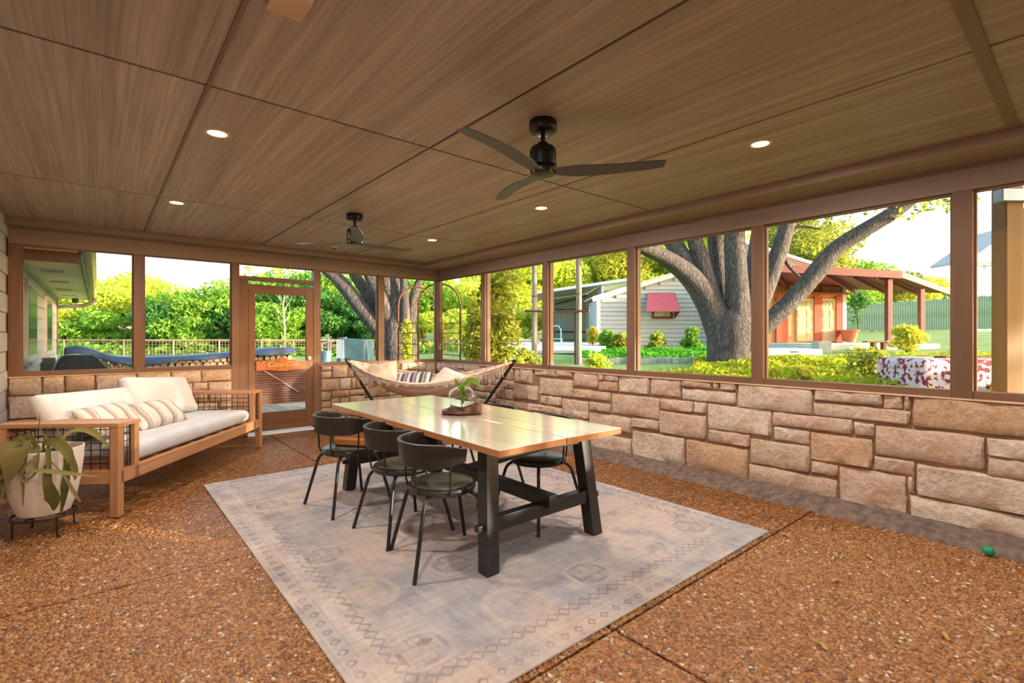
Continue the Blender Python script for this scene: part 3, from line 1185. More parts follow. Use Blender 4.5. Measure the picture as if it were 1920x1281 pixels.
# ---- rug (flat woven print in a colour attribute)
def make_rug():
    x0, x1, y0, y1 = RUG
    nx, ny = 343, 458
    gx = np.linspace(0, x1 - x0, nx + 1)
    gy = np.linspace(0, y1 - y0, ny + 1)
    X, Y = np.meshgrid(gx, gy)
    r = np.random.default_rng(5)

    def vnoise(cell, st=(1, 1)):
        cx, cy = int((x1 - x0) / cell / st[0]) + 3, int((y1 - y0) / cell / st[1]) + 3
        G = r.random((cy, cx))
        fx, fy = X / cell / st[0], Y / cell / st[1]
        ix, iy = fx.astype(int), fy.astype(int)
        tx, ty = fx - ix, fy - iy
        tx, ty = tx * tx * (3 - 2 * tx), ty * ty * (3 - 2 * ty)
        return (G[iy, ix] * (1 - tx) + G[iy, ix + 1] * tx) * (1 - ty) + (G[iy + 1, ix] * (1 - tx) + G[iy + 1, ix + 1] * tx) * ty

    big = .6 * vnoise(.7) + .4 * vnoise(.3)
    mid = .5 * vnoise(.11) + .3 * vnoise(.05) + .2 * vnoise(.02)
    weave = vnoise(.008, (1.5, 14)) * .5 + vnoise(.012, (14, 1.2)) * .5
    grey = np.array(srgb(180, 178, 180)[:3])
    pink = np.array(srgb(206, 188, 178)[:3])
    cream = np.array(srgb(206, 194, 180)[:3])
    blue = np.array(srgb(148, 150, 160)[:3])
    C = np.zeros(X.shape + (3,))
    k = np.clip((big - .35) / .35, 0, 1)[..., None]
    C[:] = grey * (1 - k) + pink * k
    k2 = np.clip((mid - .5) / .25, 0, 1)[..., None] * .55
    C = C * (1 - k2) + blue * k2
    k3 = np.clip((.42 - mid) / .2, 0, 1)[..., None] * .6
    C = C * (1 - k3) + cream * k3
    Wd, Hd = x1 - x0, y1 - y0
    ed = np.minimum(np.minimum(X, Wd - X), np.minimum(Y, Hd - Y))
    alongx = (np.minimum(Y, Hd - Y) <= np.minimum(X, Wd - X))
    S = np.where(alongx, X, Y)
    fade = np.clip(.35 + 1.1 * vnoise(.35), 0, 1)
    dark = np.array(srgb(112, 96, 96)[:3])

    def mixin(mask, col, amt):
        nonlocal C
        a = (np.clip(mask, 0, 1) * amt * .72 * fade)[..., None]
        C = C * (1 - a) + col * a

    def band(e0, half):
        return np.abs(ed - e0) < half
    mixin(band(.03, .006) | band(.0, .008), cream, .8)
    mixin(band(.092, .004), dark, .2)
    mixin(band(.245, .004), dark, .2)
    mixin((ed > .1) & (ed < .165), cream, .35)
    # small squares near the edge (corners towards the edge)
    p = .088
    q = np.abs((S / p) % 1 - .5) * p + np.abs(ed - .058)
    mixin(np.abs(q - .021) < .0056, dark, .8)
    # chain of larger squares
    p = .072
    q = np.abs((S / p) % 1 - .5) * p + np.abs(ed - .198)
    mixin(np.abs(q - .032) < .0060, dark, .78)
    q = np.abs((S / .21) % 1 - .5) * .21
    mixin((np.abs(q - np.abs(ed - .13) * .9) < .007) & (ed > .1) & (ed < .165), cream, .6)
    mixin((np.hypot(q, ed - .13) < .016), dark, .2)
    # field medallions: alternating crosses and rings
    for i, cx in enumerate((.32, .84, 1.36, 1.88, 2.40)):
        for j, cy in enumerate(np.arange(.38, Hd - .3, .58)):
            dx, dy = X - cx, Y - cy
            if (i + j) % 2 == 0:
                dm = np.maximum(np.abs(dx), np.abs(dy)) + .25 * np.minimum(np.abs(dx), np.abs(dy))
                mixin(np.abs(dm - .125) < .012, cream, .7)
                mixin((dm < .113), blue, .3)
                a1, a2 = np.abs(dx), np.abs(dy)
                arm = np.minimum(np.maximum(a1 / (.016 + .18 * a2), a2 / .085), np.maximum(a2 / (.016 + .18 * a1), a1 / .085))
                mixin(arm < 1, cream, .55)
                mixin(np.abs(arm - 1.12) < .13, dark, .45)
            else:
                rr = np.hypot(dx, dy * .9)
                mixin(np.abs(rr - .15) < .018, cream, .6)
                mixin(np.abs(rr - .09) < .012, cream, .45)
    mixin(np.hypot((X - .35) / 1.5, Y - .42) < .024, np.array(srgb(120, 112, 112)[:3]), .9)
    C *= (.84 + .32 * weave)[..., None]
    C *= np.array([.80, .77, .775])
    Z = .010 + .0035 * (vnoise(.5) - .5) + .0012 * (vnoise(.08) - .5)
    # a soft wrinkle near the left edge
    Z += .006 * np.exp(-((Y - .95 - .3 * X) / .03) ** 2) * np.clip(1 - X / .5, 0, 1)
    Z = np.maximum(Z, .006)
    vtop = np.stack([X + x0, Y + y0, Z], -1).reshape(-1, 3)
    idx = np.arange((nx + 1) * (ny + 1)).reshape(ny + 1, nx + 1)
    fq = np.stack([idx[:-1, :-1], idx[:-1, 1:], idx[1:, 1:], idx[1:, :-1]], -1).reshape(-1, 4)
    ring = np.concatenate([idx[0, :], idx[1:, -1], idx[-1, -2::-1], idx[-2:0:-1, 0]])
    low = vtop[ring].copy()
    low[:, 2] = .0015
    base = len(vtop)
    R = len(ring)
    ar = np.arange(R)
    sf = np.stack([ring[(ar + 1) % R], ring, base + ar, base + (ar + 1) % R], -1)
    m, n_, l, b = nt('rug_weave')
    at = n_.new('ShaderNodeVertexColor')
    at.layer_name = 'print'
    l.new(at.outputs[0], b.inputs['Base Color'])
    b.inputs['Roughness'].default_value = .95
    b.inputs['Specular IOR Level'].default_value = .15
    o = npmesh('area_rug', np.concatenate([vtop, low]), np.concatenate([fq, sf]), 'rug_weave', smooth=False)
    ca = o.data.color_attributes.new('print', 'FLOAT_COLOR', 'POINT')
    cc = np.ones((base + R, 4), np.float32)
    cc[:base, :3] = C.reshape(-1, 3)
    cc[base:, :3] = C.reshape(-1, 3)[ring]
    ca.data.foreach_set('color', cc.ravel())
    return tag(o, 'large faded grey and pink patterned rug under the dining table', 'rug')


make_rug()

# ---- dining table
T0x, T0y, TZ = 1.572, 1.978, .73
tb = (2.072, 3.153, .0)
table = thing('dining_table', 'long dining table with pale plank top and black trestle legs', 'table', tb)
for a, b in ((0, .4955), (.5045, 1.0)):
    pl_ = MB().b2((T0x + a, T0y, TZ - .006), (T0x + b, T0y + 2.35, TZ)).build('top_plank', 'oak_top', table, tb, bevel=.002)
    MB().b2((T0x + a, T0y, TZ - .038), (T0x + b, T0y + 2.35, TZ - .006)).build('plank_edge', 'oak_edge', pl_, tb)
FZ = .014
for yy, nm in ((2.165, 0), (4.14, 1)):
    for sx in (-1, 1):
        xf, xt = 2.085 + sx * .435, 2.085 + sx * .385
        yt = yy + (.075 if nm == 0 else -.075)
        m = MB()
        hw = .043
        P = [(xf - hw, yy - hw, FZ), (xf + hw, yy - hw, FZ), (xf + hw, yy + hw, FZ), (xf - hw, yy + hw, FZ)]
        Q = [(xt - hw, yt - hw, TZ - .038), (xt + hw, yt - hw, TZ - .038), (xt + hw, yt + hw, TZ - .038), (xt - hw, yt + hw, TZ - .038)]
        m.add(P + Q, [(3, 2, 1, 0), (4, 5, 6, 7), (0, 1, 5, 4), (1, 2, 6, 5), (2, 3, 7, 6), (3, 0, 4, 7)])
        m.build('leg', 'black_wood', table, tb, bevel=.004)
    MB().b2((2.085 - .40, yt - .035, TZ - .12), (2.085 + .40, yt + .035, TZ - .038)).build('top_rail', 'black_wood', table, tb, bevel=.003)
    ym = yy + (yt - yy) * .38
    cb = MB().b2((2.085 - .42, ym - .03, .225), (2.085 + .42, ym + .03, .305)).build('cross_bar', 'black_wood', table, tb, bevel=.003)
    for sx in (-1, 1):
        MB().b2((2.085 + sx * .40, ym - .02, .24), (2.085 + sx * .50, ym + .02, .275)).build('tenon', 'black_wood', cb, tb, bevel=.004)
MB().b2((2.085 - .035, 2.10, .29), (2.085 + .035, 4.2, .365)).build('stretcher', 'black_wood', table, tb, bevel=.003)
for y0, y1 in ((2.95, 2.25), (3.36, 4.06)):
    MB().beam((2.085, y0, .36), (2.085, y1, TZ - .1), .06, .06).build('brace', 'black_wood', table, tb, bevel=.003)

# ---- chairs
def make_chair(label):
    t = thing('dining_chair', label, 'chair', group='round black chairs at the dining table')
    MB().lathe([(0, .40), (.16, .40), (.192, .408), (.2, .42), (.2, .434), (.194, .444), (.18, .446), (0, .446)], 36).build('seat', 'chair_black', t, smooth=True)
    MB().lathe([(0, .444), (.178, .445), (.181, .450), (.17, .456), (0, .4575)], 36).build('seat_pad', 'seat_leather', t, smooth=True)
    for sx in (-1, 1):
        for sy in (-1, 1):
            d = Vector((sx, sy, 0)) / math.sqrt(2)
            pts = []
            P0, P1, P2 = d * .13 + Vector((0, 0, .405)), d * .225 + Vector((0, 0, .412)), d * .243 + Vector((0, 0, .33))
            for i in range(7):
                s = i / 6
                pts.append(P0 * (1 - s) ** 2 + P1 * 2 * s * (1 - s) + P2 * s * s)
            pts.append(d * .34 + Vector((0, 0, .006)))
            lg = MB().tube(pts, .0115, 10).build('leg', 'black_metal', t, smooth=True)
            MB().tube([d * .3385 + Vector((0, 0, .012)), d * .342 + Vector((0, 0, .0))], .0125, 8).build('foot_cap', 'black_wood', lg, smooth=True)
    # curved backrest: half ring, back is +y
    vs, fs = [], []
    N = 30
    for i in range(N + 1):
        a = math.radians(-12 + 204 * i / N)
        e = min(1, min(i, N - i) / 5)
        hgt = .075 + .06 * e
        zc = .645 + .0 * e
        for (rr, zz) in ((.226, zc - hgt / 2), (.246, zc - hgt / 2), (.262, zc + hgt / 2), (.240, zc + hgt / 2)):
            vs.append((rr * math.cos(a), rr * math.sin(a) + .0, zz))
    for i in range(N):
        for k in range(4):
            k2 = (k + 1) % 4
            fs.append((i * 4 + k, i * 4 + k2, i * 4 + 4 + k2, i * 4 + 4 + k))
    fs += [(3, 2, 1, 0), (N * 4, N * 4 + 1, N * 4 + 2, N * 4 + 3)]
    m = MB()
    m.add(vs, fs)
    m.build('backrest', 'chair_black', t, smooth=True, bevel=.004)
    for a in (8, 62, 118, 172):
        a = math.radians(a)
        c, s = math.cos(a), math.sin(a)
        MB().tube([(.18 * c, .18 * s, .412), (.205 * c, .205 * s, .425), (.214 * c, .214 * s, .47), (.222 * c, .222 * s, .60), (.226 * c, .226 * s, .64)], .006, 8).build('back_rod', 'black_metal', t, smooth=True)
    return t


ch = make_chair('black round chair nearest the viewer on the sofa side of the table')
ch.location = (1.56, 2.50, .012)
ch.rotation_euler = (0, 0, math.radians(78))
dup(ch, (1.585, 3.035, .012), math.radians(92), 'middle black round chair of the three on the sofa side')
dup(ch, (1.50, 3.77, .012), math.radians(95), 'black round chair with a tan leather bag on its seat')
dup(ch, (2.43, 2.60, .012), math.radians(-88), 'black round chair nearest the viewer on the stone wall side')
dup(ch, (2.47, 3.28, .012), math.radians(-92), 'middle black round chair on the stone wall side behind the table legs')
dup(ch, (2.46, 3.92, .012), math.radians(-96), 'farthest black round chair on the stone wall side of the table')

# tan leather bag on the far left chair
t = thing('leather_bag', 'tan leather bag on the seat of the farthest sofa side chair', 'bag', (1.53, 3.765, .471), math.radians(-52))
m = MB()
prof = []
for i in range(9):
    s = i / 8
    w = .135 - .022 * s + .006 * math.sin(s * 7)
    d = .062 * (1 - .62 * s ** 1.6)
    z = .2 * s
    for k in range(16):
        a = 2 * math.pi * k / 16
        cx, cy = math.cos(a), math.sin(a)
        ex = math.copysign(abs(cx) ** .45, cx) * w
        ey = math.copysign(abs(cy) ** .6, cy) * d
        prof.append((ex, ey + .02 * s, z + .012 * math.sin(a * 3 + s * 3)))
fs = []
for i in range(8):
    for k in range(16):
        fs.append((i * 16 + k, i * 16 + (k + 1) % 16, i * 16 + 16 + (k + 1) % 16, i * 16 + 16 + k))
fs += [tuple(range(15, -1, -1)), tuple(128 + k for k in range(16))]
prof = [(x, y, max(z, 0)) for x, y, z in prof]
m.add(prof, fs)
m.build('body', 'tan_leather', t, smooth=True)
m = MB()
m.box((0.02, -.06, .035), (.27, .05, .06))
m.build('front_pocket', 'tan_leather', t, smooth=True, bevel=.015, seg=3)
m = MB()
m.tube([(-.06, .02, .195), (-.05, .0, .225), (0, -.01, .238), (.05, .0, .225), (.06, .02, .195)], .007, 8)
m.build('handle', 'driftwood', t, smooth=True)

# ---- glass globe on driftwood
gb = (2.10, 3.09, .73)
t = thing('driftwood_base', 'piece of dark driftwood cradling the glass globe on the table', 'driftwood', gb, -TH)
m = MB()
vs, fs = [], []
N, K = 26, 14
for i in range(N + 1):
    s = i / N
    x = -.15 + .30 * s
    top = .075 - .055 * math.exp(-((x + .01) / .085) ** 2) * .9 + .035 * math.exp(-((x - .125) / .03) ** 2) - .03 * math.exp(-((x + .15) / .05) ** 2)
    top = max(top, .014)
    wy = .075 * (1 - .45 * abs(2 * s - 1) ** 2.2) + .008 * math.sin(s * 23)
    if i in (0, N): wy *= .5; top *= .75
    for k in range(K):
        a = 2 * math.pi * k / K
        y = wy * math.cos(a) * (1 + .10 * math.sin(5 * a + s * 9))
        z = top * (.5 + .5 * math.sin(a))
        if abs(x) < .1 and math.sin(a) > .2:
            # cradle rim higher on the near and far edge than in the middle
            z += .03 * abs(math.cos(a))
        vs.append((x, y, max(0, z)))
for i in range(N):
    for k in range(K):
        fs.append((i * K + k, i * K + (k + 1) % K, i * K + K + (k + 1) % K, i * K + K + k))
fs += [tuple(range(K - 1, -1, -1)), tuple(N * K + k for k in range(K))]
m.add(vs, fs)
m.build('wood_block', 'driftwood', t, smooth=True)
g = thing('glass_globe', 'round clear glass globe vase with a green cutting on the table', 'vase', (gb[0] + .0, gb[1], .757), -TH)
prof = []
R = .105
for i in range(21):
    a = -math.pi / 2 + (math.pi * .86) * i / 20
    prof.append((max(R * math.cos(a), 0), R * .92 + R * .92 * math.sin(a)))
rim = prof[-1]
prof += [(rim[0] + .003, rim[1] + .006), (rim[0] - .002, rim[1] + .007)]
for i in range(20, -1, -1):
    a = -math.pi / 2 + (math.pi * .86) * i / 20
    prof.append((max((R - .0035) * math.cos(a), 0), R * .92 + (R - .0035) * .92 * math.sin(a)))
MB().lathe(prof, 40, cap=False).build('globe', 'clear_glass', g, smooth=True)


def leaf(path, widths, name, mat, parent, up=(0, -1, .4), fold=.2, n=10):
    """a bent blade of a leaf along a smooth path, with a centre fold"""
    P = [Vector(p) for p in path]
    pts = []
    for i in range(n + 1):
        s = i / n * (len(P) - 1)
        k = min(int(s), len(P) - 2)
        f = s - k
        p0, p1, p2, p3 = P[max(k - 1, 0)], P[k], P[k + 1], P[min(k + 2, len(P) - 1)]
        pts.append(.5 * (2 * p1 + (p2 - p0) * f + (2 * p0 - 5 * p1 + 4 * p2 - p3) * f * f + (3 * p1 - p0 - 3 * p2 + p3) * f ** 3))
    vs, fs = [], []
    up = Vector(up)
    for i, p in enumerate(pts):
        t_ = (pts[min(i + 1, n)] - pts[max(i - 1, 0)]).normalized()
        x = t_.cross(up)
        if x.length < .05: x = t_.cross(Vector((1, 0, 0)))
        x.normalize()
        nn = x.cross(t_).normalized()
        s = i / n
        w = np.interp(s, np.linspace(0, 1, len(widths)), widths) / 2
        for q, e in ((-1, 1), (0, 0), (1, 1)):
            vs.append(p + x * w * q + nn * w * fold * e)
            vs.append(p + x * w * q + nn * (w * fold * e - .0015))
    for i in range(n):
        k = i * 6
        fs += [(k, k + 2, k + 8, k + 6), (k + 2, k + 4, k + 10, k + 8), (k + 1, k + 7, k + 9, k + 3), (k + 3, k + 9, k + 11, k + 5),
               (k, k + 6, k + 7, k + 1), (k + 4, k + 5, k + 11, k + 10)]
    m = MB()
    m.add(vs, fs)
    return m.build(name, mat, parent, smooth=True)


for pth, wd in (([(0, 0, .09), (-.005, 0, .16), (-.03, -.01, .20), (-.05, -.02, .245)], [.008, .02, .035, .004]),
                ([(0, 0, .09), (.01, 0, .17), (.045, -.01, .222), (.10, -.02, .225), (.15, -.03, .17)], [.008, .02, .04, .04, .004]),
                ([(.005, 0, .08), (.0, .01, .17), (.03, .03, .21), (.07, .05, .235)], [.008, .02, .03, .004]),
                ([(0, 0, .16), (-.015, -.02, .19), (-.02, -.04, .21)], [.006, .03, .004]),
                ([(.0, 0, .05), (.01, -.03, .10), (.02, -.05, .14), (.015, -.045, .06)], [.006, .03, .04, .006])):
    leaf(pth, wd, 'leaf', 'globe_leaf', g)
MB().tube([(0, 0, .02), (.004, 0, .1), (0, 0, .17)], .004, 6).build('stem', 'globe_leaf', g, smooth=True)

# ---- sofa
sb = (.109, 4.633, 0)
SR = math.atan2(1.861, 1.373)
sofa = thing('outdoor_sofa', 'teak outdoor sofa with rope mesh arms and white cushions', 'sofa', sb, SR)
SL, SD = 2.31, .83
for x in (0, SL):
    s = -1 if x else 1
    # front leg to the floor, second front post to the seat rail, raked back leg
    MB().b2((x - .03, -.03, 0), (x + .03, .03, .66)).build('leg', 'teak_z', sofa, bevel=.004)
    MB().b2((x + s * .17 - .025, -.03, .24), (x + s * .17 + .025, .02, .66)).build('arm_post', 'teak_z', sofa, bevel=.004)
    MB().beam((x, SD + .05, 0), (x, SD - .06, .66), .05, .06, up=(0, 1, 0)).build('leg', 'teak_z', sofa, bevel=.004)
    MB().b2((min(x - s * .035, x + s * .20), -.035, .655), (max(x - s * .035, x + s * .20), SD - .02, .685)).build('arm_top', 'teak_y', sofa, bevel=.005)
    MB().b2((x - .02, 0, .24), (x + .02, SD, .34)).build('side_rail', 'teak_y', sofa, bevel=.004)
    m = MB()
    for k in range(12):
        y = .05 + k * (SD - .12) / 11
        m.tube([(x, y, .34), (x, y, .66)], .0035, 6)
    for k in range(6):
        z = .385 + k * .05
        m.tube([(x, 0, z), (x, SD - .04, z)], .0035, 6)
    for k in range(4):
        xx = x + s * (.035 + k * .035)
        m.tube([(xx, 0, .34), (xx, 0, .66)], .0035, 6)
    for k in range(6):
        z = .385 + k * .05
        m.tube([(x, 0, z), (x + s * .17, 0, z)], .0035, 6)
    m.build('rope_mesh', 'black_metal', sofa)
MB().b2((0, -.03, .24), (SL, .02, .335)).build('front_rail', 'teak_x', sofa, bevel=.004)
MB().b2((0, SD - .05, .24), (SL, SD, .335)).build('back_rail', 'teak_x', sofa, bevel=.004)
MB().b2((0, SD - .07, .60), (SL, SD - .02, .66)).build('back_top_rail', 'teak_x', sofa, bevel=.004)
for k in range(8):
    x = .25 + k * (SL - .5) / 7
    MB().b2((x - .03, .02, .30), (x + .03, SD - .05, .33)).build('seat_slat', 'teak_y', sofa)
m = MB()
for k in range(40):
    x = .06 + k * (SL - .12) / 39
    m.tube([(x, SD - .045, .33), (x, SD - .045, .61)], .0035, 6)
for k in range(5):
    m.tube([(0, SD - .045, .385 + .05 * k), (SL, SD - .045, .385 + .05 * k)], .0035, 6)
m.build('back_mesh', 'black_metal', sofa)


def cushion(sx, sy, sz, name, mat, parent, puff=.03, seed=0, nx=18, ny=12, edge=.5, wr=.004):
    """soft pillow lying in xy: rounded seams, fuller in the middle, a few wrinkles"""
    r = np.random.default_rng(seed)
    ph = r.uniform(0, 6, 6)
    vs, fs = [], []
    for side in (1, -1):
        for j in range(ny + 1):
            for i in range(nx + 1):
                a, b = 2 * i / nx - 1, 2 * j / ny - 1
                ca, cb = (1 - abs(a) ** 5), (1 - abs(b) ** 5)
                x = a * sx / 2 * (1 - .025 * (1 - abs(b) ** 2) * 0 + .0)
                y = b * sy / 2
                # corners a touch out, sides a touch in
                x *= 1 - .03 * (1 - b * b)
                y *= 1 - .03 * (1 - a * a)
                h = (sz / 2) * (edge + (1 - edge) * min(ca, 1) ** .5 * min(cb, 1) ** .5)
                dome = puff * (1 - a * a) * (1 - b * b)
                w = wr * (math.sin(9 * a + ph[0] + 3 * b) + math.sin(7 * b - 4 * a + ph[1])) * (abs(a) * .6 + .4) * min(ca, cb)
                if i in (0, nx) or j in (0, ny):
                    z = side * sz / 2 * edge * .8
                else:
                    z = side * (h + dome) + w
                vs.append((x, y, z))
    n1 = (nx + 1) * (ny + 1)
    ix = lambda i, j: j * (nx + 1) + i
    for j in range(ny):
        for i in range(nx):
            q = (ix(i, j), ix(i + 1, j), ix(i + 1, j + 1), ix(i, j + 1))
            fs.append(q)
            fs.append(tuple(n1 + k for k in q[::-1]))
    ring = [ix(i, 0) for i in range(nx + 1)] + [ix(nx, j) for j in range(1, ny + 1)] + [ix(i, ny) for i in range(nx - 1, -1, -1)] + [ix(0, j) for j in range(ny - 1, 0, -1)]
    for q in range(len(ring)):
        q2 = (q + 1) % len(ring)
        fs.append((ring[q], n1 + ring[q], n1 + ring[q2], ring[q2]))
    m = MB()
    m.add(vs, fs)
    o = m.build(name, mat, parent, smooth=False)
    o.data.shade_smooth()
    ss = o.modifiers.new('soft', 'SUBSURF')
    ss.levels = 1
    ss.render_levels = 1
    return o


def S2W(x, y, z):
    return (sb[0] + x * math.cos(SR) - y * math.sin(SR), sb[1] + x * math.sin(SR) + y * math.cos(SR), z)


c = cushion(1.90, .76, .15, 'seat_cushion', 'linen_white', None, .012, 1, nx=26, ny=14, edge=.92, wr=.003)
tag(c, 'long white seat cushion on the teak sofa', 'cushion')
c.location = S2W(SL / 2, .38, .415)
c.rotation_euler = (0, 0, SR)
for k, (x, lab, hh_, tl) in enumerate(((.60, 'white back cushion at the near end of the sofa', .38, 62), (1.50, 'taller white back cushion at the far end of the sofa', .42, 66))):
    c = cushion(.98, hh_, .15, 'back_cushion', 'linen_white', None, .035, 4 + k, edge=.7, wr=.006)
    tag(c, lab, 'cushion', 'white back cushions on the sofa')
    c.location = S2W(x, .62, .495 + hh_ / 2 * math.sin(math.radians(tl)) + .02)
    c.rotation_euler = Euler((math.radians(tl), math.radians((2, 4)[k]), SR), 'XYZ')
for k, (x, y, z, rx, rz_, lab) in enumerate(((.50, .40, .63, 50, .05, 'tan striped lumbar pillow on the sofa nearer the potted plant'),
                                             (1.0, .36, .60, 42, -.10, 'tan striped lumbar pillow in the middle of the sofa'))):
    c = cushion(.58, .30, .10, 'lumbar_pillow', 'stripe_tan', None, .03, 9 + k, edge=.35, wr=.005)
    tag(c, lab, 'pillow', 'tan striped lumbar pillows')
    c.location = S2W(x, y, z)
    c.rotation_euler = Euler((math.radians(rx), 0, SR + rz_), 'XYZ')

# ---- potted plant on its stand
pp = (-.272, 4.553, 0)
st = thing('plant_stand', 'low black wire plant stand under the white pot', 'plant stand', pp, -TH)
m = MB()
ring = [(.165 * math.cos(2 * math.pi * k / 32), .165 * math.sin(2 * math.pi * k / 32), .128) for k in range(32)]
m.tube(ring, .007, 8, closed=True)
m.build('ring', 'black_metal', st, smooth=True)
m = MB()
m.tube([(-.16, 0, .126), (.16, 0, .126)], .005, 6).tube([(0, -.16, .126), (0, .16, .126)], .005, 6)
m.build('cross_bars', 'black_metal', st, smooth=True)
for a in (-25, 65, 155, 245):
    a = math.radians(a)
    c, s = math.cos(a), math.sin(a)
    MB().tube([(.16 * c, .16 * s, .128), (.163 * c, .163 * s, .02), (.166 * c, .166 * s, .008), (.19 * c, .19 * s, .005)], .006, 8).build('leg', 'black_metal', st, smooth=True)
pot = thing('potted_plant', 'drooping long leaved plant in a round white pot beside the sofa', 'potted plant', (pp[0], pp[1], .134), -TH)
MB().lathe([(0, 0), (.11, 0), (.135, .012), (.165, .10), (.187, .22), (.2, .34), (.205, .42), (.207, .435), (.199, .437), (.195, .42), (.19, .38), (0, .38)], 40).build('pot', 'pot_white', pot, smooth=True)
MB().lathe([(0, .395), (.1, .393), (.188, .385), (.188, .37), (0, .37)], 24).build('soil', 'soil', pot, smooth=True)
PL = [([(-.02, -.05, .40), (-.06, -.14, .455), (-.13, -.20, .42), (-.20, -.22, .30), (-.20, -.21, .15)], [.03, .10, .14, .12, .01]),
      ([(0, -.05, .41), (.02, -.17, .48), (.03, -.23, .40), (.0, -.24, .28)], [.03, .12, .16, .03]),
      ([(.02, -.02, .40), (.05, -.05, .475), (.17, -.10, .49), (.27, -.12, .43), (.30, -.12, .34)], [.015, .04, .06, .065, .012]),
      ([(.04, -.03, .40), (.14, -.12, .47), (.20, -.18, .36), (.225, -.2, .26), (.245, -.2, .2)], [.012, .03, .035, .03, .005]),
      ([(.0, -.1, .40), (.06, -.22, .30), (.16, -.24, .345), (.30, -.22, .33), (.52, -.18, .29)], [.008, .016, .02, .03, .004]),
      ([(.1, -.08, .40), (.2, -.2, .30), (.25, -.2, .16), (.235, -.19, .08)], [.012, .04, .10, .01]),
      ([(.1, -.1, .4), (.25, -.19, .36), (.33, -.2, .28), (.375, -.2, .2), (.41, -.19, .13)], [.006, .012, .014, .028, .004]),
      ([(.0, 0, .39), (.03, 0, .48), (-.02, -.01, .56), (-.02, -.01, .67)], [.014, .016, .01, .003]),
      ([(.05, -.02, .39), (.12, -.03, .47), (.11, -.03, .59)], [.012, .014, .003]),
      ([(-.02, -.12, .42), (-.05, -.23, .30), (-.10, -.24, .21), (-.19, -.22, .16)], [.01, .02, .022, .006]),
      ([(-.1, -.08, .40), (-.2, -.15, .38), (-.215, -.17, .15), (-.205, -.17, -.06)], [.012, .03, .035, .004]),
      ([(-.08, -.12, .42), (-.19, -.2, .3), (-.19, -.21, .08), (-.14, -.2, -.06)], [.01, .02, .022, .004]),
      ([(.08, -.02, .40), (.2, -.06, .38), (.225, -.09, .2), (.2, -.1, .02)], [.012, .03, .06, .006]),
      ([(-.05, .02, .40), (-.14, .05, .50), (-.25, .08, .47), (-.33, .1, .36)], [.012, .03, .04, .006]),
      ([(.0, .05, .40), (.06, .14, .52), (.16, .2, .5), (.24, .24, .38)], [.012, .03, .045, .006]),
      ([(-.06, -.02, .4), (-.12, -.05, .46), (-.2, -.08, .45), (-.14, -.1, .48)], [.008, .014, .012, .003]),
      ([(-.03, -.1, .41), (-.1, -.21, .38), (-.13, -.23, .26), (-.09, -.24, .18)], [.01, .05, .06, .006]),
      ([(.05, -.1, .41), (.1, -.22, .38), (.08, -.24, .30), (.13, -.25, .27)], [.01, .018, .018, .004])]
rv = random.Random(21)
for k in range(12):
    a = math.radians(rv.uniform(150, 400))
    c, q = math.cos(a), math.sin(a)
    L = rv.uniform(.12, .34)
    PL.append(([(.05 * c, .05 * q, .40), (.15 * c, .15 * q, .46 + rv.uniform(0, .05)), (.225 * c, .225 * q, .40), (.235 * c + rv.uniform(-.04, .04), .235 * q, .40 - L * .6), (.23 * c + rv.uniform(-.07, .07), .235 * q, .40 - L)],
               [.01, .02, rv.choice((.02, .045, .06)), rv.choice((.018, .04, .05)), .004]))
for i, (p, w) in enumerate(PL):
    leaf(p, w, 'leaf', 'pot_leaf', pot, fold=.25, n=12)

# ---- hammock on its stand in the far corner
E1, E2 = Vector((2.68, 6.83, 1.0)), Vector((4.22, 4.98, .99))
hb = (3.45, 5.9, 0)
hd = (E2 - E1)
hd.z = 0
hl = hd.length
hd.normalize()
hang = math.atan2(hd.y, hd.x)
hs = thing('hammock_stand', 'black steel hammock stand standing across the far corner', 'hammock stand', hb, hang)
x1 = hl / 2
MB().tube([(-x1 * .42, 0, .035), (x1 * .42, 0, .035)], .024, 12).build('base_tube', 'black_metal', hs, smooth=True)
for s in (-1, 1):
    MB().tube([(s * x1 * .38, 0, .035), (s * x1 * .46, 0, .07), (s * x1 * .99, 0, .985), (s * x1 * 1.0, 0, 1.02)], .02, 12).build('arm', 'black_metal', hs, smooth=True)
    MB().tube([(s * x1 * .36, -.42, .025), (s * x1 * .36, .42, .025)], .022, 12).build('foot_bar', 'black_metal', hs, smooth=True)
ham = thing('hammock', 'tan and cream striped cloth hammock with fringed edges', 'hammock', (hb[0], hb[1], .5), hang)
vs, fs = [], []
NX, NY = 40, 18
def hpt(s, w):
    """s -1..1 along, w -1..1 across (near the viewer is -1)"""
    L = x1 * .97 * s
    wide = .46 * (1 - abs(s) ** 2.4) + .015
    sagc = .985 - .50 * (1 - abs(s) ** 2.0)
    sage = .985 - .27 * (1 - abs(s) ** 1.7) + (.05 if w > 0 else 0) * (1 - s * s)
    k = abs(w) ** 2.2
    z = sagc * (1 - k) + sage * k
    return (L, wide * w * (1 - .12 * k), z - .5)
for i in range(NX + 1):
    for j in range(NY + 1):
        vs.append(hpt(2 * i / NX - 1, 2 * j / NY - 1))
for i in range(NX):
    for j in range(NY):
        fs.append((i * (NY + 1) + j, (i + 1) * (NY + 1) + j, (i + 1) * (NY + 1) + j + 1, i * (NY + 1) + j + 1))
m = MB(); m.add(vs, fs)
o = m.build('cloth', 'hammock_cloth', ham, smooth=True)
so = o.modifiers.new('thick', 'SOLIDIFY'); so.thickness = .004
for w in (-1, 1):
    m = MB()
    m.tube([Vector(hpt(-1 + 2 * i / 40, w)) for i in range(41)], .017, 8)
    m.build('edge_cord', 'hammock_cloth', ham, smooth=True)
m = MB()
r2 = random.Random(2)
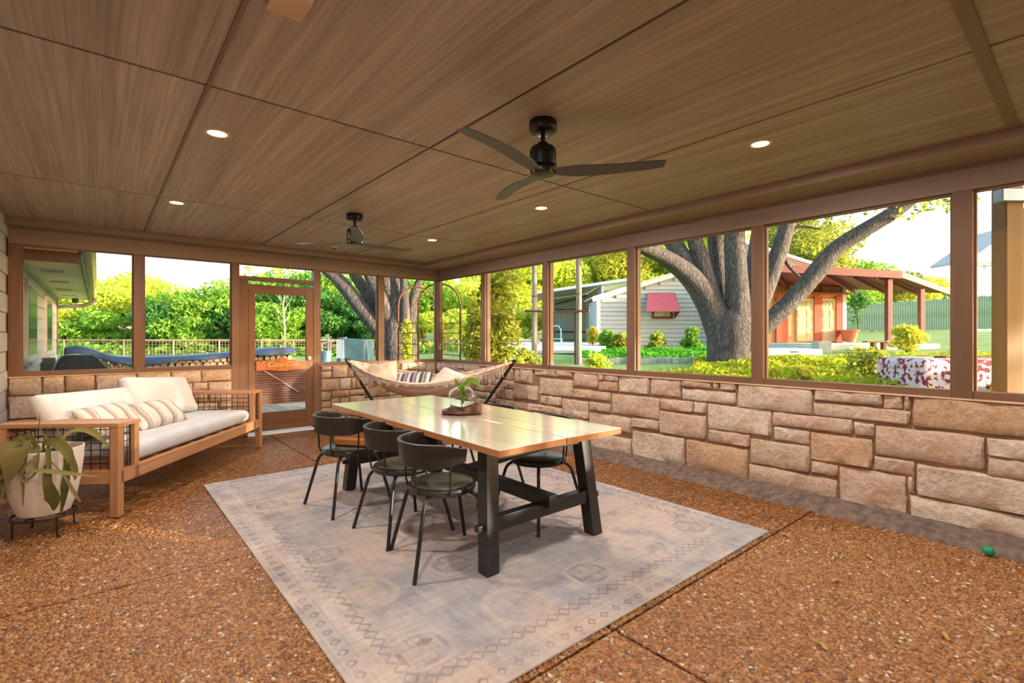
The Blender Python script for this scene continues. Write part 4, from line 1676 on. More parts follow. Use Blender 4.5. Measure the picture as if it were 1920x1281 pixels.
# macrame fringe hanging from the near edge towards both ends
for i in range(150):
    s = -.93 + 1.86 * i / 149
    p = Vector(hpt(s, -1))
    L = (.20 + .07 * math.sin(i * .7)) * (.12 + .88 * abs(s) ** 1.4) * (1 - max(0, abs(s) - .8) * 3)
    m.tube([p, p + Vector((r2.uniform(-.01, .01), -.01, -L * .5)), p + Vector((r2.uniform(-.02, .02), -.01, -L))], .0032, 4, cap=False)
for r_ in (.3, .6):
    pts = []
    for i in range(60):
        s = -.93 + 1.86 * i / 59
        p = Vector(hpt(s, -1))
        L = .2 * (.12 + .88 * abs(s) ** 1.4) * (1 - max(0, abs(s) - .8) * 3)
        pts.append(p + Vector((0, -.01, -L * r_ + .012 * math.sin(i * 1.6))))
    m.tube(pts, .003, 4, cap=False)
m.build('fringe', 'hammock_fringe', ham, kind='stuff')
for s in (-1, 1):
    MB().tube([(s * x1 * .94, 0, .49), (s * x1 * 1.0, 0, .52)], .008, 8).build('hang_loop', 'black_metal', ham, smooth=True)


def H2W(x, y, z):
    return (hb[0] + x * math.cos(hang) - y * math.sin(hang), hb[1] + x * math.sin(hang) + y * math.cos(hang), z)


for (x, y, z, sx, sy, mat_, rot_, lab) in ((-.70, .10, .80, .42, .42, 'linen_beige', (40, -14, .25), 'beige pillow at the door end of the hammock'),
                                          (-.28, .06, .70, .62, .30, 'stripe_navy', (40, -5, .05), 'navy and cream striped lumbar pillow in the hammock'),
                                          (.26, .14, .71, .44, .42, 'linen_pale', (34, 18, -.2), 'pale grey pillow at the stone wall end of the hammock')):
    c = cushion(sx, sy, .11, 'hammock_pillow', mat_, None, .03, int(abs(x) * 50), edge=.3, wr=.005)
    tag(c, lab, 'pillow', 'pillows lying in the hammock')
    c.location = H2W(x, y, z)
    c.rotation_euler = Euler((math.radians(rot_[0]), math.radians(rot_[1]), hang + rot_[2]), 'XYZ')

# ---- small things on the floor
t = thing('rubber_ball', 'small green rubber ball at the foot of the stone wall', 'ball', (4.085, .432, 0))
prof = [(max(.0, .03 * math.cos(-math.pi / 2 + math.pi * i / 14)), .03 + .03 * math.sin(-math.pi / 2 + math.pi * i / 14)) for i in range(15)]
MB().lathe(prof, 24, cap=False).build('shell', 'ball_green', t, smooth=True)
MB().tube([(.0301 * math.cos(a * math.pi / 12), .0, .03 + .0301 * math.sin(a * math.pi / 12)) for a in range(24)], .0012, 5, closed=True).build('seam', 'ball_green', t, smooth=True)
rl = random.Random(8)
LP = [(3.46, 1.30, 'curled dry leaf lying by the near corner of the rug'), (3.0, .92, 'curled dry leaf lying on the bare floor beyond the rug'),
      (3.48, .86, 'curled dry leaf nearest the green ball on the floor'), (2.35, .78, 'curled dry leaf lying close to the rug edge and floor joint'),
      (2.8, .42, 'curled dry leaf at the lower right of the floor'), (.25, 3.75, 'pale dry leaf on the floor between plant and rug')]
for x, y, lab in LP:
    a = rl.uniform(0, 6)
    o = leaf([(0, 0, .004), (.022, .004, .012), (.045, 0, .006), (.062, -.006, .012)], [.004, .02, .02, .002], 'dry_leaf', 'dry_leaf', None, up=(0, 0, 1), fold=.5, n=8)
    o.location = (x, y, .0)
    o.rotation_euler = (0, 0, a)
    tag(o, lab, 'leaf', 'dry leaves on the floor')


# ================================================================== OUTDOORS
def gz(p):
    return float(terrain(p[0], p[1]))


# ---- ground
nr, na = 60, 110
rr = np.concatenate([np.linspace(3.0, 30, 44), np.linspace(33, 90, 16)])
aa = np.radians(np.linspace(-60, 130, na))
Rg, Ag = np.meshgrid(rr, aa, indexing='ij')
Xg, Yg = Rg * np.sin(Ag), Rg * np.cos(Ag)
Zg = terrain(Xg, Yg) + .03 * np.sin(Xg * 1.3) * np.cos(Yg * 1.1)
inside = (Xg < 4.75) & (Yg < 7.55)
Zg = np.where(inside, -.45, Zg)
Vg = np.stack([Xg, Yg, Zg], -1).reshape(-1, 3)
ig = np.arange(len(rr) * na).reshape(len(rr), na)
Fg = np.stack([ig[:-1, :-1], ig[1:, :-1], ig[1:, 1:], ig[:-1, 1:]], -1).reshape(-1, 4)
o = npmesh('ground', Vg, Fg, 'ground_grass', smooth=True)
tag(o, 'pale green lawn sloping up around the porch', 'lawn', kind='structure')

# ---- deck outside the door
deck = thing('deck', 'weathered grey plank deck outside the porch door', 'deck', (1.9, 8.6, 0), kind='structure')
for k in range(24):
    x = .35 + k * .145
    MB().b2((x, 7.42, -.04), (x + .137, 10.9, .0)).build('deck_board', 'deck_wood', deck, (1.9, 8.6, 0), bevel=.003)
MB().b2((.35, 7.42, -.2), (3.83, 10.9, -.042)).build('deck_frame', 'deck_wood', deck, (1.9, 8.6, 0))

# ---- leaves and trees
def leaves(pts, size, name, mat, parent, base, rng, jitter=.5, flat=0.0):
    n = len(pts)
    d = rng.normal(size=(n, 3))
    d[:, 2] *= (1 - flat)
    d /= np.linalg.norm(d, axis=1)[:, None] + 1e-9
    u = np.cross(d, rng.normal(size=(n, 3)))
    u /= np.linalg.norm(u, axis=1)[:, None] + 1e-9
    s = size * rng.uniform(1 - jitter, 1 + jitter, n)[:, None]
    v = np.cross(d, u)
    P = pts - np.asarray(base)[None]
    V = np.stack([P - d * s, P + u * s * .42 + v * s * .1, P + d * s, P - u * s * .42 + v * s * .1], 1).reshape(-1, 3)
    Fq = np.arange(4 * n).reshape(n, 4)
    return npmesh(name, V, Fq, mat, parent)


def blob_points(blobs, n, rng, shell=.5):
    """points filling ellipsoids (c, r), denser near their surface"""
    vol = np.array([b[1][0] * b[1][1] * b[1][2] for b in blobs]) ** .8
    cnt = np.maximum(8, (n * vol / vol.sum()).astype(int))
    out = []
    for (c, r), k in zip(blobs, cnt):
        d = rng.normal(size=(k, 3))
        d /= np.linalg.norm(d, axis=1)[:, None]
        q = rng.random(k) ** (1 / 3 * (1 - shell) + .08)
        out.append(np.asarray(c) + d * q[:, None] * np.asarray(r))
    return np.concatenate(out)


def crown(center, rad, nb, rng, sub=.42, low=-.8):
    bl = []
    for _ in range(nb):
        d = rng.normal(size=3)
        d /= np.linalg.norm(d)
        d[2] = max(d[2], low)
        q = rng.uniform(.45, 1)
        k = rng.uniform(.7, 1.15) * sub
        bl.append((np.asarray(center) + d * q * np.asarray(rad) * (1 - sub * .7), np.asarray(rad) * k * np.array([1, 1, .75])))
    return bl


def tree(name, label, base, h, rx, rz, cz, mat, nleaf, size, seed, group=None, nb=16, trunk_r=.14, bark='bark_far', lean=0, cat='tree', stems=1, low=-.8):
    rng = np.random.default_rng(seed)
    base = np.asarray(base, float)
    t = thing(name, label, cat, base, group=group)
    c = base + np.array([0, 0, cz])
    bl = crown(c, (rx, rx, rz), nb, rng, low=low)
    P = blob_points(bl, nleaf, rng)
    P = P[P[:, 2] > base[2] + .05]
    leaves(P, size, 'foliage', mat, t, base, rng)
    for s in range(stems):
        m = MB()
        a = rng.uniform(0, 6.28)
        off = 0 if stems == 1 else .25
        p0 = np.array([off * math.cos(a), off * math.sin(a), -.2])
        top = np.array([rng.uniform(-.3, .3) * rx + lean, rng.uniform(-.3, .3) * rx, cz + rz * .2])
        pts = [p0 * (1 - q) + top * q + np.array([math.sin(q * 5 + a) * .08, math.cos(q * 4 + a) * .08, 0]) * h * .2 for q in np.linspace(0, 1, 7)]
        m.tube(pts, [trunk_r * (1 - .7 * q) for q in np.linspace(0, 1, 7)], 8)
        for b in bl[:5]:
            q = rng.uniform(.35, .8)
            i = int(q * 6)
            e = np.asarray(b[0]) - base
            m.tube([pts[i], (pts[i] + e) / 2 + np.array([0, 0, .1]), e], [trunk_r * .45, trunk_r * .3, trunk_r * .12], 6)
        m.build('trunk', bark, t, smooth=True)
    return t


def gp(u, d):
    p = W((u - 960) / F * d, d, 0)
    p[2] = gz(p)
    return p


# trees of the wood behind, left to right
TR = [  # u, depth, crown radius, crown half height, crown centre z, material, label
    (60, 30, 3.6, 3.6, 4.0, 'leaf_green', 'green tree just past the corner of the house eave'),
    (135, 27, 2.6, 2.9, 3.2, 'leaf_lime', 'yellow green tree beside the house downspout'),
    (205, 26, 2.5, 3.4, 3.6, 'leaf_lime', 'tall lime tree left of the post above the sofa'),
    (262, 30, 3.4, 2.9, 3.0, 'leaf_lime', 'lime tree directly behind the post above the sofa'),
    (330, 25, 2.9, 2.4, 2.3, 'leaf_green', 'green tree in the middle of the bay beside the door'),
    (390, 31, 3.8, 3.2, 3.6, 'leaf_deep', 'deep green tree left of the door post'),
    (440, 25, 2.5, 2.6, 2.6, 'leaf_green', 'green tree behind the door post on the sofa side'),
    (485, 27, 2.8, 3.3, 3.4, 'leaf_green', 'bright tree seen in the left half of the door screen'),
    (535, 31, 3.4, 3.2, 3.4, 'leaf_green', 'tree seen in the right half of the door screen'),
    (575, 26, 2.4, 2.4, 2.5, 'leaf_deep', 'deep green tree behind the door edge'),
    (625, 28, 3.0, 3.4, 3.4, 'leaf_green', 'green tree right of the door behind the leaning limb'),
    (680, 26, 2.8, 2.4, 2.2, 'leaf_deep', 'dark green tree above the covered box'),
    (735, 34, 4.0, 3.6, 4.4, 'leaf_lime', 'lime tree behind the many stemmed trunk'),
    (795, 27, 2.6, 2.5, 2.5, 'leaf_green', 'green tree inside the metal garden arch'),
    (845, 29, 3.0, 3.0, 3.6, 'leaf_lime', 'bright yellow tree right of the metal arch'),
    (900, 34, 3.4, 3.2, 3.6, 'leaf_olive', 'olive tree behind the tall shrub'),
    (975, 38, 5.0, 4.6, 5.6, 'leaf_lime', 'large green tree behind the first wooden pole'),
    (1075, 42, 5.6, 4.8, 6.6, 'leaf_lime', 'large lime tree rising over the metal carport'),
    (1165, 41, 4.8, 4.4, 7.6, 'leaf_gold', 'golden tree above the carport roof'),
    (1240, 38, 4.6, 4.0, 7.4, 'leaf_lime', 'lime tree rising behind the white shed roof'),
    (1330, 40, 5.0, 4.0, 8.2, 'leaf_lime', 'lime tree behind the limbs of the big oak'),
    (1480, 38, 5.2, 4.2, 8.0, 'leaf_olive', 'tall olive tree behind the red roofed garage'),
    (1560, 40, 4.0, 2.6, 6.0, 'leaf_green', 'green tree over the middle of the red roof'),
    (1635, 46, 4.6, 2.4, 5.8, 'leaf_olive', 'low olive tree above the patio roof'),
    (1705, 50, 4.6, 2.2, 5.6, 'leaf_gold', 'golden tree above the end of the patio roof'),
    (1770, 56, 5.0, 2.0, 4.4, 'leaf_olive', 'distant olive tree beside the neighbouring house'),
]
TOPS = [540, 535, 496, 510, 540, 540, 525, 498, 500, 505, 490, 540, 470, 508, 500, 545, 440, 455, 430, 440, 380, 400, 470, 505, 500, 545]
for i, (u, d, rx, rz, cz, mt, lab) in enumerate(TR):
    b = gp(u, d)
    top = H + (CY - TOPS[i]) / F * d - b[2]
    rz, cz = top * .46, top * .56
    size = .105 if d < 32 else .15
    nl = int(10500 * (rx / 3) ** 1.6)
    tree('tree', lab, b, cz, rx, rz, cz, mt, nl, size, 100 + i, 'trees beyond the garden', nb=20)
# understory thicket that closes the wood below the crowns
for i, (u, d, rx, rz, mt, lab) in enumerate(((110, 24, 1.6, 1.3, 'leaf_lime', 'bush at the wood edge beside the house corner'), (190, 24, 1.8, 1.2, 'leaf_green', 'bush at the wood edge left of the sofa post'),
                                             (290, 23, 1.9, 1.3, 'leaf_deep', 'bush at the wood edge behind the tarp right of the sofa post'), (360, 23, 1.9, 1.5, 'leaf_green', 'bush at the wood edge nearest the door'),
                                             (420, 23.5, 1.7, 1.4, 'leaf_deep', 'dark bush at the wood edge beside the door post'), (500, 23, 2.0, 1.5, 'leaf_green', 'bush seen low in the door screen'),
                                             (560, 24, 1.8, 1.4, 'leaf_green', 'bush seen low at the right of the door screen'), (640, 24, 1.9, 1.3, 'leaf_deep', 'bush behind the covered box'),
                                             (715, 24, 1.8, 1.2, 'leaf_deep', 'bush behind the many stemmed trunk'), (805, 23, 1.7, 1.1, 'leaf_lime', 'yellow bush behind the metal arch'),
                                             (870, 25, 1.8, 1.2, 'leaf_lime', 'yellow bush right of the metal arch'), (975, 27, 2.0, 1.5, 'leaf_lime', 'bush between the two wooden poles'))):
    tree('bush', lab, gp(u, d), 1.2, rx, rz, rz * .8, mt, 5000, .095, 300 + i, 'bushes along the edge of the wood', nb=10, trunk_r=.05, cat='bush', stems=2)

# pale bare sapling in the door view
t = thing('bare_sapling', 'pale leafless sapling seen through the door screen', 'tree', gp(533, 21))
m = MB()
rs = random.Random(4)
m.tube([(0, 0, -.1), (.03, 0, 1.2), (-.05, 0, 2.2), (.08, 0, 3.1)], [.045, .035, .025, .01], 6)
for k in range(9):
    z = 1.2 + .2 * k
    a = rs.uniform(0, 6.28)
    m.tube([(0, 0, z), (.35 * math.cos(a), .35 * math.sin(a), z + .45), (.6 * math.cos(a + .3), .6 * math.sin(a + .3), z + .95)], [.016, .011, .004], 5)
m.build('trunk', 'pole_wood', t, smooth=True)

# ---- branching trunks described by picture columns, rows and widths at one distance
def limb(m, pts, d, n=12, base=(0, 0, 0), dz=None):
    P, Rr = [], []
    for i, (u, v, w) in enumerate(pts):
        q = d + (dz[i] if dz else 0)
        P.append(Vector(PX(u, v, q)) - Vector(base))
        Rr.append(w / 2 / F * q)
    # smooth the polyline
    Q, RR = [], []
    N = len(P)
    for i in range(N - 1):
        p0, p1, p2, p3 = P[max(i - 1, 0)], P[i], P[i + 1], P[min(i + 2, N - 1)]
        for s in range(4):
            f = s / 4
            Q.append(.5 * (2 * p1 + (p2 - p0) * f + (2 * p0 - 5 * p1 + 4 * p2 - p3) * f * f + (3 * p1 - p0 - 3 * p2 + p3) * f ** 3))
            RR.append(Rr[i] * (1 - f) + Rr[i + 1] * f)
    Q.append(P[-1]); RR.append(Rr[-1])
    m.tube(Q, RR, n)


DO = 12.0
ob = gp(1372, DO)
oak = thing('oak_tree', 'massive grey many limbed oak tree in the bed beyond the stone wall', 'tree', ob)
m = MB()
limb(m, [(1372, 790, 118), (1371, 720, 90), (1370, 670, 84), (1372, 620, 88), (1376, 585, 70)], DO, 18, ob)
m.build('trunk', 'bark_oak', oak, smooth=True)
OL = [([(1362, 650, 58), (1345, 600, 56), (1325, 560, 48), (1295, 520, 40), (1250, 485, 30), (1195, 460, 24), (1120, 430, 18)], [0, 0, 0, -.1, -.3, -.5, -.8]),
      ([(1318, 552, 34), (1298, 515, 36), (1275, 475, 32), (1250, 440, 28), (1210, 385, 22), (1170, 320, 14)], [0, .1, .2, .4, .6, .9]),
      ([(1350, 600, 36), (1330, 545, 36), (1315, 490, 32), (1300, 440, 27), (1280, 360, 20), (1265, 260, 12)], [0, 0, 0, 0, -.2, -.5]),
      ([(1362, 600, 28), (1352, 540, 26), (1345, 480, 30), (1340, 430, 30), (1330, 330, 20)], [.3, .4, .5, .5, .6]),
      ([(1385, 640, 48), (1384, 580, 46), (1381, 520, 40), (1378, 470, 38), (1376, 420, 36), (1372, 320, 26), (1380, 220, 16)], [-.2, -.2, -.2, -.2, -.2, -.2, 0]),
      ([(1392, 620, 30), (1402, 560, 26), (1408, 510, 24), (1418, 450, 22), (1430, 360, 16)], [.3, .5, .6, .8, 1.0]),
      ([(1392, 660, 36), (1412, 600, 34), (1436, 540, 32), (1458, 480, 30), (1474, 430, 28), (1498, 350, 22), (1530, 250, 14)], [0, .1, .2, .3, .4, .6, .9]),
      ([(1388, 665, 34), (1418, 625, 34), (1455, 592, 33), (1495, 552, 32), (1535, 505, 34), (1570, 465, 30), (1620, 432, 28), (1680, 395, 26), (1760, 330, 22), (1850, 250, 14)], [-.3, -.3, -.4, -.5, -.6, -.7, -.9, -1.1, -1.4, -1.8])]
for pts, dz in OL:
    m = MB()
    limb(m, pts, DO, 12, ob, dz)
    m.build('limb', 'bark_oak', oak, smooth=True)
m = MB()
limb(m, [(1462, 470, 10), (1480, 500, 7), (1500, 520, 4)], DO, 6, ob, [.3, .2, .1])
limb(m, [(1474, 440, 8), (1500, 425, 6), (1540, 430, 3)], DO, 6, ob, [.4, .3, .2])
limb(m, [(1640, 420, 8), (1660, 400, 5), (1690, 385, 3)], DO, 6, ob, [-1, -1.1, -1.2])
m.build('twigs', 'bark_oak', oak, smooth=True)
rng = np.random.default_rng(77)
bl = []
for (u, v, dd, r) in ((1200, 300, .5, 1.5), (1280, 220, -.3, 1.7), (1370, 180, .2, 1.9), (1470, 240, .8, 1.5), (1560, 220, .6, 1.5), (1660, 220, -1.0, 1.3), (1130, 380, -.8, 1.0),
                      (1760, 250, -1.6, 1.3), (1850, 180, -1.8, 1.4), (1420, 90, 0, 2.2), (1300, 60, 0, 2.2), (1600, 100, -.5, 2.2), (1750, 60, -1.2, 2.2), (1180, 120, 0, 2.2)):
    c = PX(u, v, DO + dd)
    for _ in range(4):
        bl.append((c + rng.normal(size=3) * r * .45, np.array([r, r, r * .7]) * .55))
P = blob_points(bl, 15000, rng)
leaves(P, .075, 'foliage', 'leaf_olive', oak, ob, rng)
sp = []
for (u, v, r) in ((1722, 395, .10), (1735, 383, .12), (1752, 378, .12), (1768, 380, .13), (1780, 372, .12), (1745, 392, .06), (1775, 392, .06), (1640, 392, .06), (1625, 400, .05), (1835, 372, .05),
                  (1500, 425, .3), (1530, 415, .3), (1560, 430, .28), (1520, 455, .3), (1480, 400, .3), (1590, 410, .2), (1550, 395, .25)):
    sp.append((PX(u, v, DO - (1.2 if u > 1600 else -.6)), np.array([r, r, r])))
leaves(blob_points(sp, 900, rng), .06, 'sprigs', 'leaf_olive', oak, ob, rng)

# the many stemmed tree beyond the door
DM = 11.0
mb_ = gp(745, DM)
mt_ = thing('multi_stem_tree', 'grey many stemmed tree leaning left beyond the back wall', 'tree', mb_)
ML = [([(748, 740, 74), (748, 690, 64), (746, 650, 58), (744, 615, 50), (742, 580, 30), (740, 550, 12)], [0, 0, 0, 0, 0, 0]),
      ([(742, 668, 36), (720, 632, 32), (692, 596, 30), (665, 562, 28), (640, 530, 26), (612, 505, 22), (570, 470, 16)], [0, 0, 0, 0, 0, 0, 0]),
      ([(735, 630, 26), (708, 585, 24), (688, 550, 22), (668, 520, 20), (645, 480, 16), (620, 430, 10)], [.1, .2, .3, .4, .5, .6]),
      ([(740, 625, 30), (722, 575, 28), (704, 535, 27), (688, 500, 25), (665, 440, 18)], [0, -.1, -.1, -.2, -.2]),
      ([(744, 620, 26), (733, 570, 24), (724, 530, 22), (716, 490, 20), (705, 420, 12)], [.2, .3, .4, .5, .6]),
      ([(748, 640, 26), (745, 580, 22), (742, 530, 20), (740, 480, 18), (742, 400, 10)], [0, 0, 0, 0, 0]),
      ([(756, 660, 24), (760, 600, 18), (758, 550, 15), (756, 490, 13), (760, 420, 8)], [-.1, -.2, -.2, -.3, -.3]),
      ([(762, 640, 22), (772, 590, 18), (778, 550, 16), (795, 510, 12), (825, 465, 8)], [.2, .2, .2, .2, .2]),
      ([(778, 740, 22), (776, 680, 20), (772, 630, 18), (768, 585, 16)], [.3, .3, .3, .3])]
for i, (pts, dz) in enumerate(ML):
    m = MB()
    limb(m, pts, DM, 12, mb_, dz)
    m.build('trunk' if i == 0 else 'limb', 'bark_oak', mt_, smooth=True)
bl = []
for (u, v, r) in ((600, 400, 1.3), (680, 360, 1.5), (760, 340, 1.5), (830, 400, 1.2), (560, 430, 1.0), (720, 260, 1.8)):
    c = PX(u, v, DM)
    for _ in range(3):
        bl.append((c + rng.normal(size=3) * r * .4, np.array([r, r, r * .7]) * .6))
leaves(blob_points(bl, 4500, rng), .075, 'foliage', 'leaf_lime', mt_, mb_, rng)

# added trees out of view to the right, put in to break up the sun
for i, (x, y, h_, rx, lab) in enumerate(((9.6, -2.6, 3.4, 2.4, 'added unseen tree breaking up the sun just past the right edge of the view'), (10.2, -6.6, 3.6, 2.7, 'added unseen tree breaking up the sun farther past the right edge of the view'),
                                          (11.0, -11.0, 3.8, 2.9, 'added unseen tree breaking up the sun farthest past the right edge of the view'))):
    tree('sun_break_tree', lab, (x, y, .5), h_, rx, 2.6, h_, 'leaf_olive', 1900, .15, 500 + i, 'added unseen trees breaking up the sun', nb=26, trunk_r=.2, bark='bark_oak')

# ---- tall shrub outside the long wall, other shrubs
def shrub(name, label, u, v0, v1, d, wpx, mat, n, size, seed, group=None, stems=5):
    """leafy shrub with its foot at row v1, top at row v0"""
    rng = np.random.default_rng(seed)
    b = PX(u, v1, d)
    t = thing(name, label, 'shrub', b, group=group)
    hgt = (v1 - v0) / F * d
    wd = wpx / F * d / 2
    bl = []
    for _ in range(14):
        q = rng.uniform(.12, .95)
        a = rng.uniform(0, 6.28)
        r = wd * rng.uniform(.1, .75) * (1 - .35 * q)
        bl.append((b + np.array([r * math.cos(a), r * math.sin(a), hgt * q]), np.array([wd * .45, wd * .45, hgt * .13 + .05])))
    P = blob_points(bl, n, rng)
    leaves(P, size, 'foliage', mat, t, b, rng, flat=.3)
    m = MB()
    for k in range(stems):
        a = rng.uniform(0, 6.28)
        e = np.array([wd * .5 * math.cos(a), wd * .5 * math.sin(a), hgt * rng.uniform(.7, .95)])
        m.tube([(0, 0, -.3), tuple(e * .5 * np.array([.6, .6, 1])), tuple(e)], [.016, .011, .004], 5)
    m.build('stems', 'bark_far', t, smooth=True)
    return t


shrub('tall_shrub', 'tall feathery shrub beside the second post from the far corner', 940, 520, 705, 8.2, 120, 'leaf_olive', 3200, .05, 1)
shrub('tall_shrub', 'tall leafy shrub against the first post from the far corner', 893, 545, 700, 8.8, 70, 'leaf_olive', 1500, .05, 2)
for i, (u, v0, v1, d, w, mt, lab) in enumerate(((1137, 617, 652, 20, 40, 'leaf_green', 'round green shrub at the corner of the white shed'), (1112, 618, 650, 21, 26, 'leaf_gold', 'yellow shrub at the carport edge'),
                                               (1165, 625, 655, 19.5, 40, 'leaf_olive', 'olive shrub left of the third post'), (1232, 626, 656, 19.5, 44, 'leaf_olive', 'round shrub below the red awning'),
                                               (1296, 618, 654, 19.5, 38, 'leaf_green', 'airy shrub between awning and oak'), (1700, 608, 660, 15.5, 70, 'leaf_gold', 'golden shrub beside the patio posts'),
                                               (1610, 545, 610, 26, 56, 'leaf_deep', 'small dark conical tree before the green fence'), (1625, 655, 720, 8.6, 95, 'leaf_olive', 'leafy shrub in the bed left of the painted tank'),
                                               (1500, 690, 730, 8.0, 60, 'leaf_gold', 'orange tipped shrub low in the lime bed'), (1888, 690, 740, 6.5, 50, 'leaf_deep', 'dark shrub at the right of the painted tank'),
                                               (985, 660, 700, 8.6, 70, 'leaf_olive', 'low leafy shrub at the foot of the first pole'), (1120, 668, 700, 9.5, 60, 'leaf_lime', 'low lime shrub beside the second pole'),
                                               (765, 610, 690, 10.2, 30, 'leaf_lime', 'climbing vine at the foot of the metal arch'), (1555, 628, 645, 24, 60, 'leaf_lime', 'lime plants beyond the garage'))):
    shrub('shrub', lab, u, v0, v1, d, w, mt, 800 if d > 12 else 700, .09 if d > 12 else .05, 40 + i, 'shrubs in the garden', stems=4)

# ---- ground-cover beds (nobody could count the leaves)
def bed(name, label, u0, u1, d0, d1, mat, n, size, seed, hgt=.18):
    rng = np.random.default_rng(seed)
    d = np.sqrt(rng.uniform(d0 ** 2, d1 ** 2, n))
    u = rng.uniform(u0, u1, n)
    a = (u - 960) / F * d
    P = np.stack([a * RT[0] + d * FW[0], a * RT[1] + d * FW[1], np.zeros(n)], -1)
    if d1 < 19:
        P = P[(P[:, 0] > 4.75)]
    P[:, 2] = terrain(P[:, 0], P[:, 1]) + rng.uniform(0, hgt, len(P)) * (.6 + .4 * np.sin(P[:, 0] * 3) * np.cos(P[:, 1] * 2.6))
    o = leaves(P, size, name, mat, None, (0, 0, 0), rng, flat=.5)
    tag(o, label, 'ground cover', kind='stuff')


bed('ground_cover', 'bright green ground cover in the long bed before the white shed', 1090, 1345, 13.0, 18.5, 'bed_green', 16000, .055, 1)
bed('ground_cover', 'lime ground cover filling the bed around the oak', 1300, 1900, 6.0, 13.0, 'bed_lime', 26000, .05, 2, .22)
bed('ground_cover', 'thin lime ground cover close outside the stone wall', 930, 1300, 7.0, 10.5, 'bed_lime', 5000, .045, 3, .12)

bed('undergrowth', 'green undergrowth carpeting the ground behind the pipe fence', 60, 900, 20.8, 29, 'leaf_green', 14000, .12, 4, .55)

# brick edging of the long bed
ed_ = thing('bed_edging', 'row of pinkish edging stones along the green bed', 'edging', gp(1230, 12.6))
for k in range(26):
    u = 1080 + k * 11
    p = gp(u, 12.6 + .15 * math.sin(k))
    m = MB()
    m.box((p[0], p[1], p[2] + .05), (.16, .12, .16), Matrix.Rotation(-TH + .2 * math.sin(k * 2.1), 3, 'Z'))
    m.build('edging_stone', 'stone_grey', ed_, tuple(ed_.location), bevel=.02)
cp = gp(1030, 21)
slab = MB()
slab.add([tuple(gp(u, d) + np.array([0, 0, .05])) for u, d in ((940, 17), (1120, 16), (1150, 24), (960, 26))], [(0, 1, 2, 3)])
o = slab.build('driveway', 'ground_concrete')
so = o.modifiers.new('thick', 'SOLIDIFY'); so.thickness = .1; so.offset = -1
tag(o, 'pale concrete drive in front of the metal carport', 'driveway', kind='structure')

# ---- two wooden poles with a rusty cross bar, metal arch
for u, w, d, lab in ((1002, 10.5, 13, 'weathered wooden pole on the left of the rusty bar'), (1085, 11, 12, 'weathered wooden pole on the right of the rusty bar')):
    b = gp(u, d)
    t = thing('wooden_pole', lab, 'pole', b, group='wooden garden poles')
    r = w / 2 / F * d
    m = MB()
    m.tube([(0, 0, -.3), (.01, 0, 1.6), (0, .01, 3.2), (.02, 0, 5.0)], [r * 1.05, r, r * .96, r * .9], 12)
    m.build('shaft', 'pole_wood', t, smooth=True)
    MB().tube([(0, 0, 1.72), (0, 0, 1.75)], r * 1.06, 12).build('band', 'rust', t, smooth=True)
a, b = PX(985, 583, 13), PX(1105, 583, 11.7)
t = thing('cross_bar', 'rusty bar fixed across the two wooden poles', 'bar', tuple((a + b) / 2))
MB().tube([Vector(a), Vector((a + b) / 2) + Vector((0, 0, -.02)), Vector(b)], .028, 8).build('tube', 'rust', t, tuple((a + b) / 2), smooth=True)
MB().tube([Vector(PX(1078, 582, 12.1)), Vector(PX(1078, 700, 12.1))], .02, 8).build('upright', 'rust', t, tuple((a + b) / 2), smooth=True)

ab = gp(803, 9.6)
arch = thing('garden_arch', 'rusty iron garden arch of two hoops with rungs', 'arch', ab)
def hoop(ul, ur, vt, d, k):
    pl, pr = PX(ul, 690, d), PX(ur, 690, d)
    zt = PX((ul + ur) / 2, vt, d)[2]
    R = np.linalg.norm(pr - pl) / 2
    pts = []
    zb = gz(pl) - .1
    for q in np.linspace(0, 1, 6)[:-1]:
        pts.append(np.array([pl[0], pl[1], zb + (zt - R - zb) * q]))
    c = (pl + pr) / 2
    for q in np.linspace(math.pi, 0, 17):
        pts.append(np.array([c[0], c[1], zt - R]) + (pr - pl) / 2 * math.cos(q) + np.array([0, 0, R * math.sin(q)]))
    for q in np.linspace(0, 1, 6)[1:]:
        pts.append(np.array([pr[0], pr[1], zt - R - (zt - R - zb) * q]))
    MB().tube([Vector(p) for p in pts], .016, 8).build('hoop', 'rust', arch, tuple(ab), smooth=True)
    return pl, pr
h1 = hoop(747, 815, 538, 10.2, 0)
h2 = hoop(784, 863, 532, 9.0, 1)
for side in (0, 1):
    for v in (607, 625, 645, 665):
        z1, z2 = PX(0, v, 10.2)[2], PX(0, v, 9.0)[2]
        z = (z1 + z2) / 2
        p, q = h1[side], h2[side]
        MB().tube([Vector((p[0], p[1], z)), Vector((q[0], q[1], z))], .010, 6).build('rung', 'rust', arch, tuple(ab), smooth=True)
for q in (.25, .5, .75):
    for side in (0, 1):
        p = h1[side] * (1 - q) + h2[side] * q
        MB().tube([Vector((p[0], p[1], gz(p))), Vector((p[0], p[1], PX(0, 607, 9.6)[2]))], .006, 5).build('side_wire', 'rust', arch, tuple(ab), smooth=True)

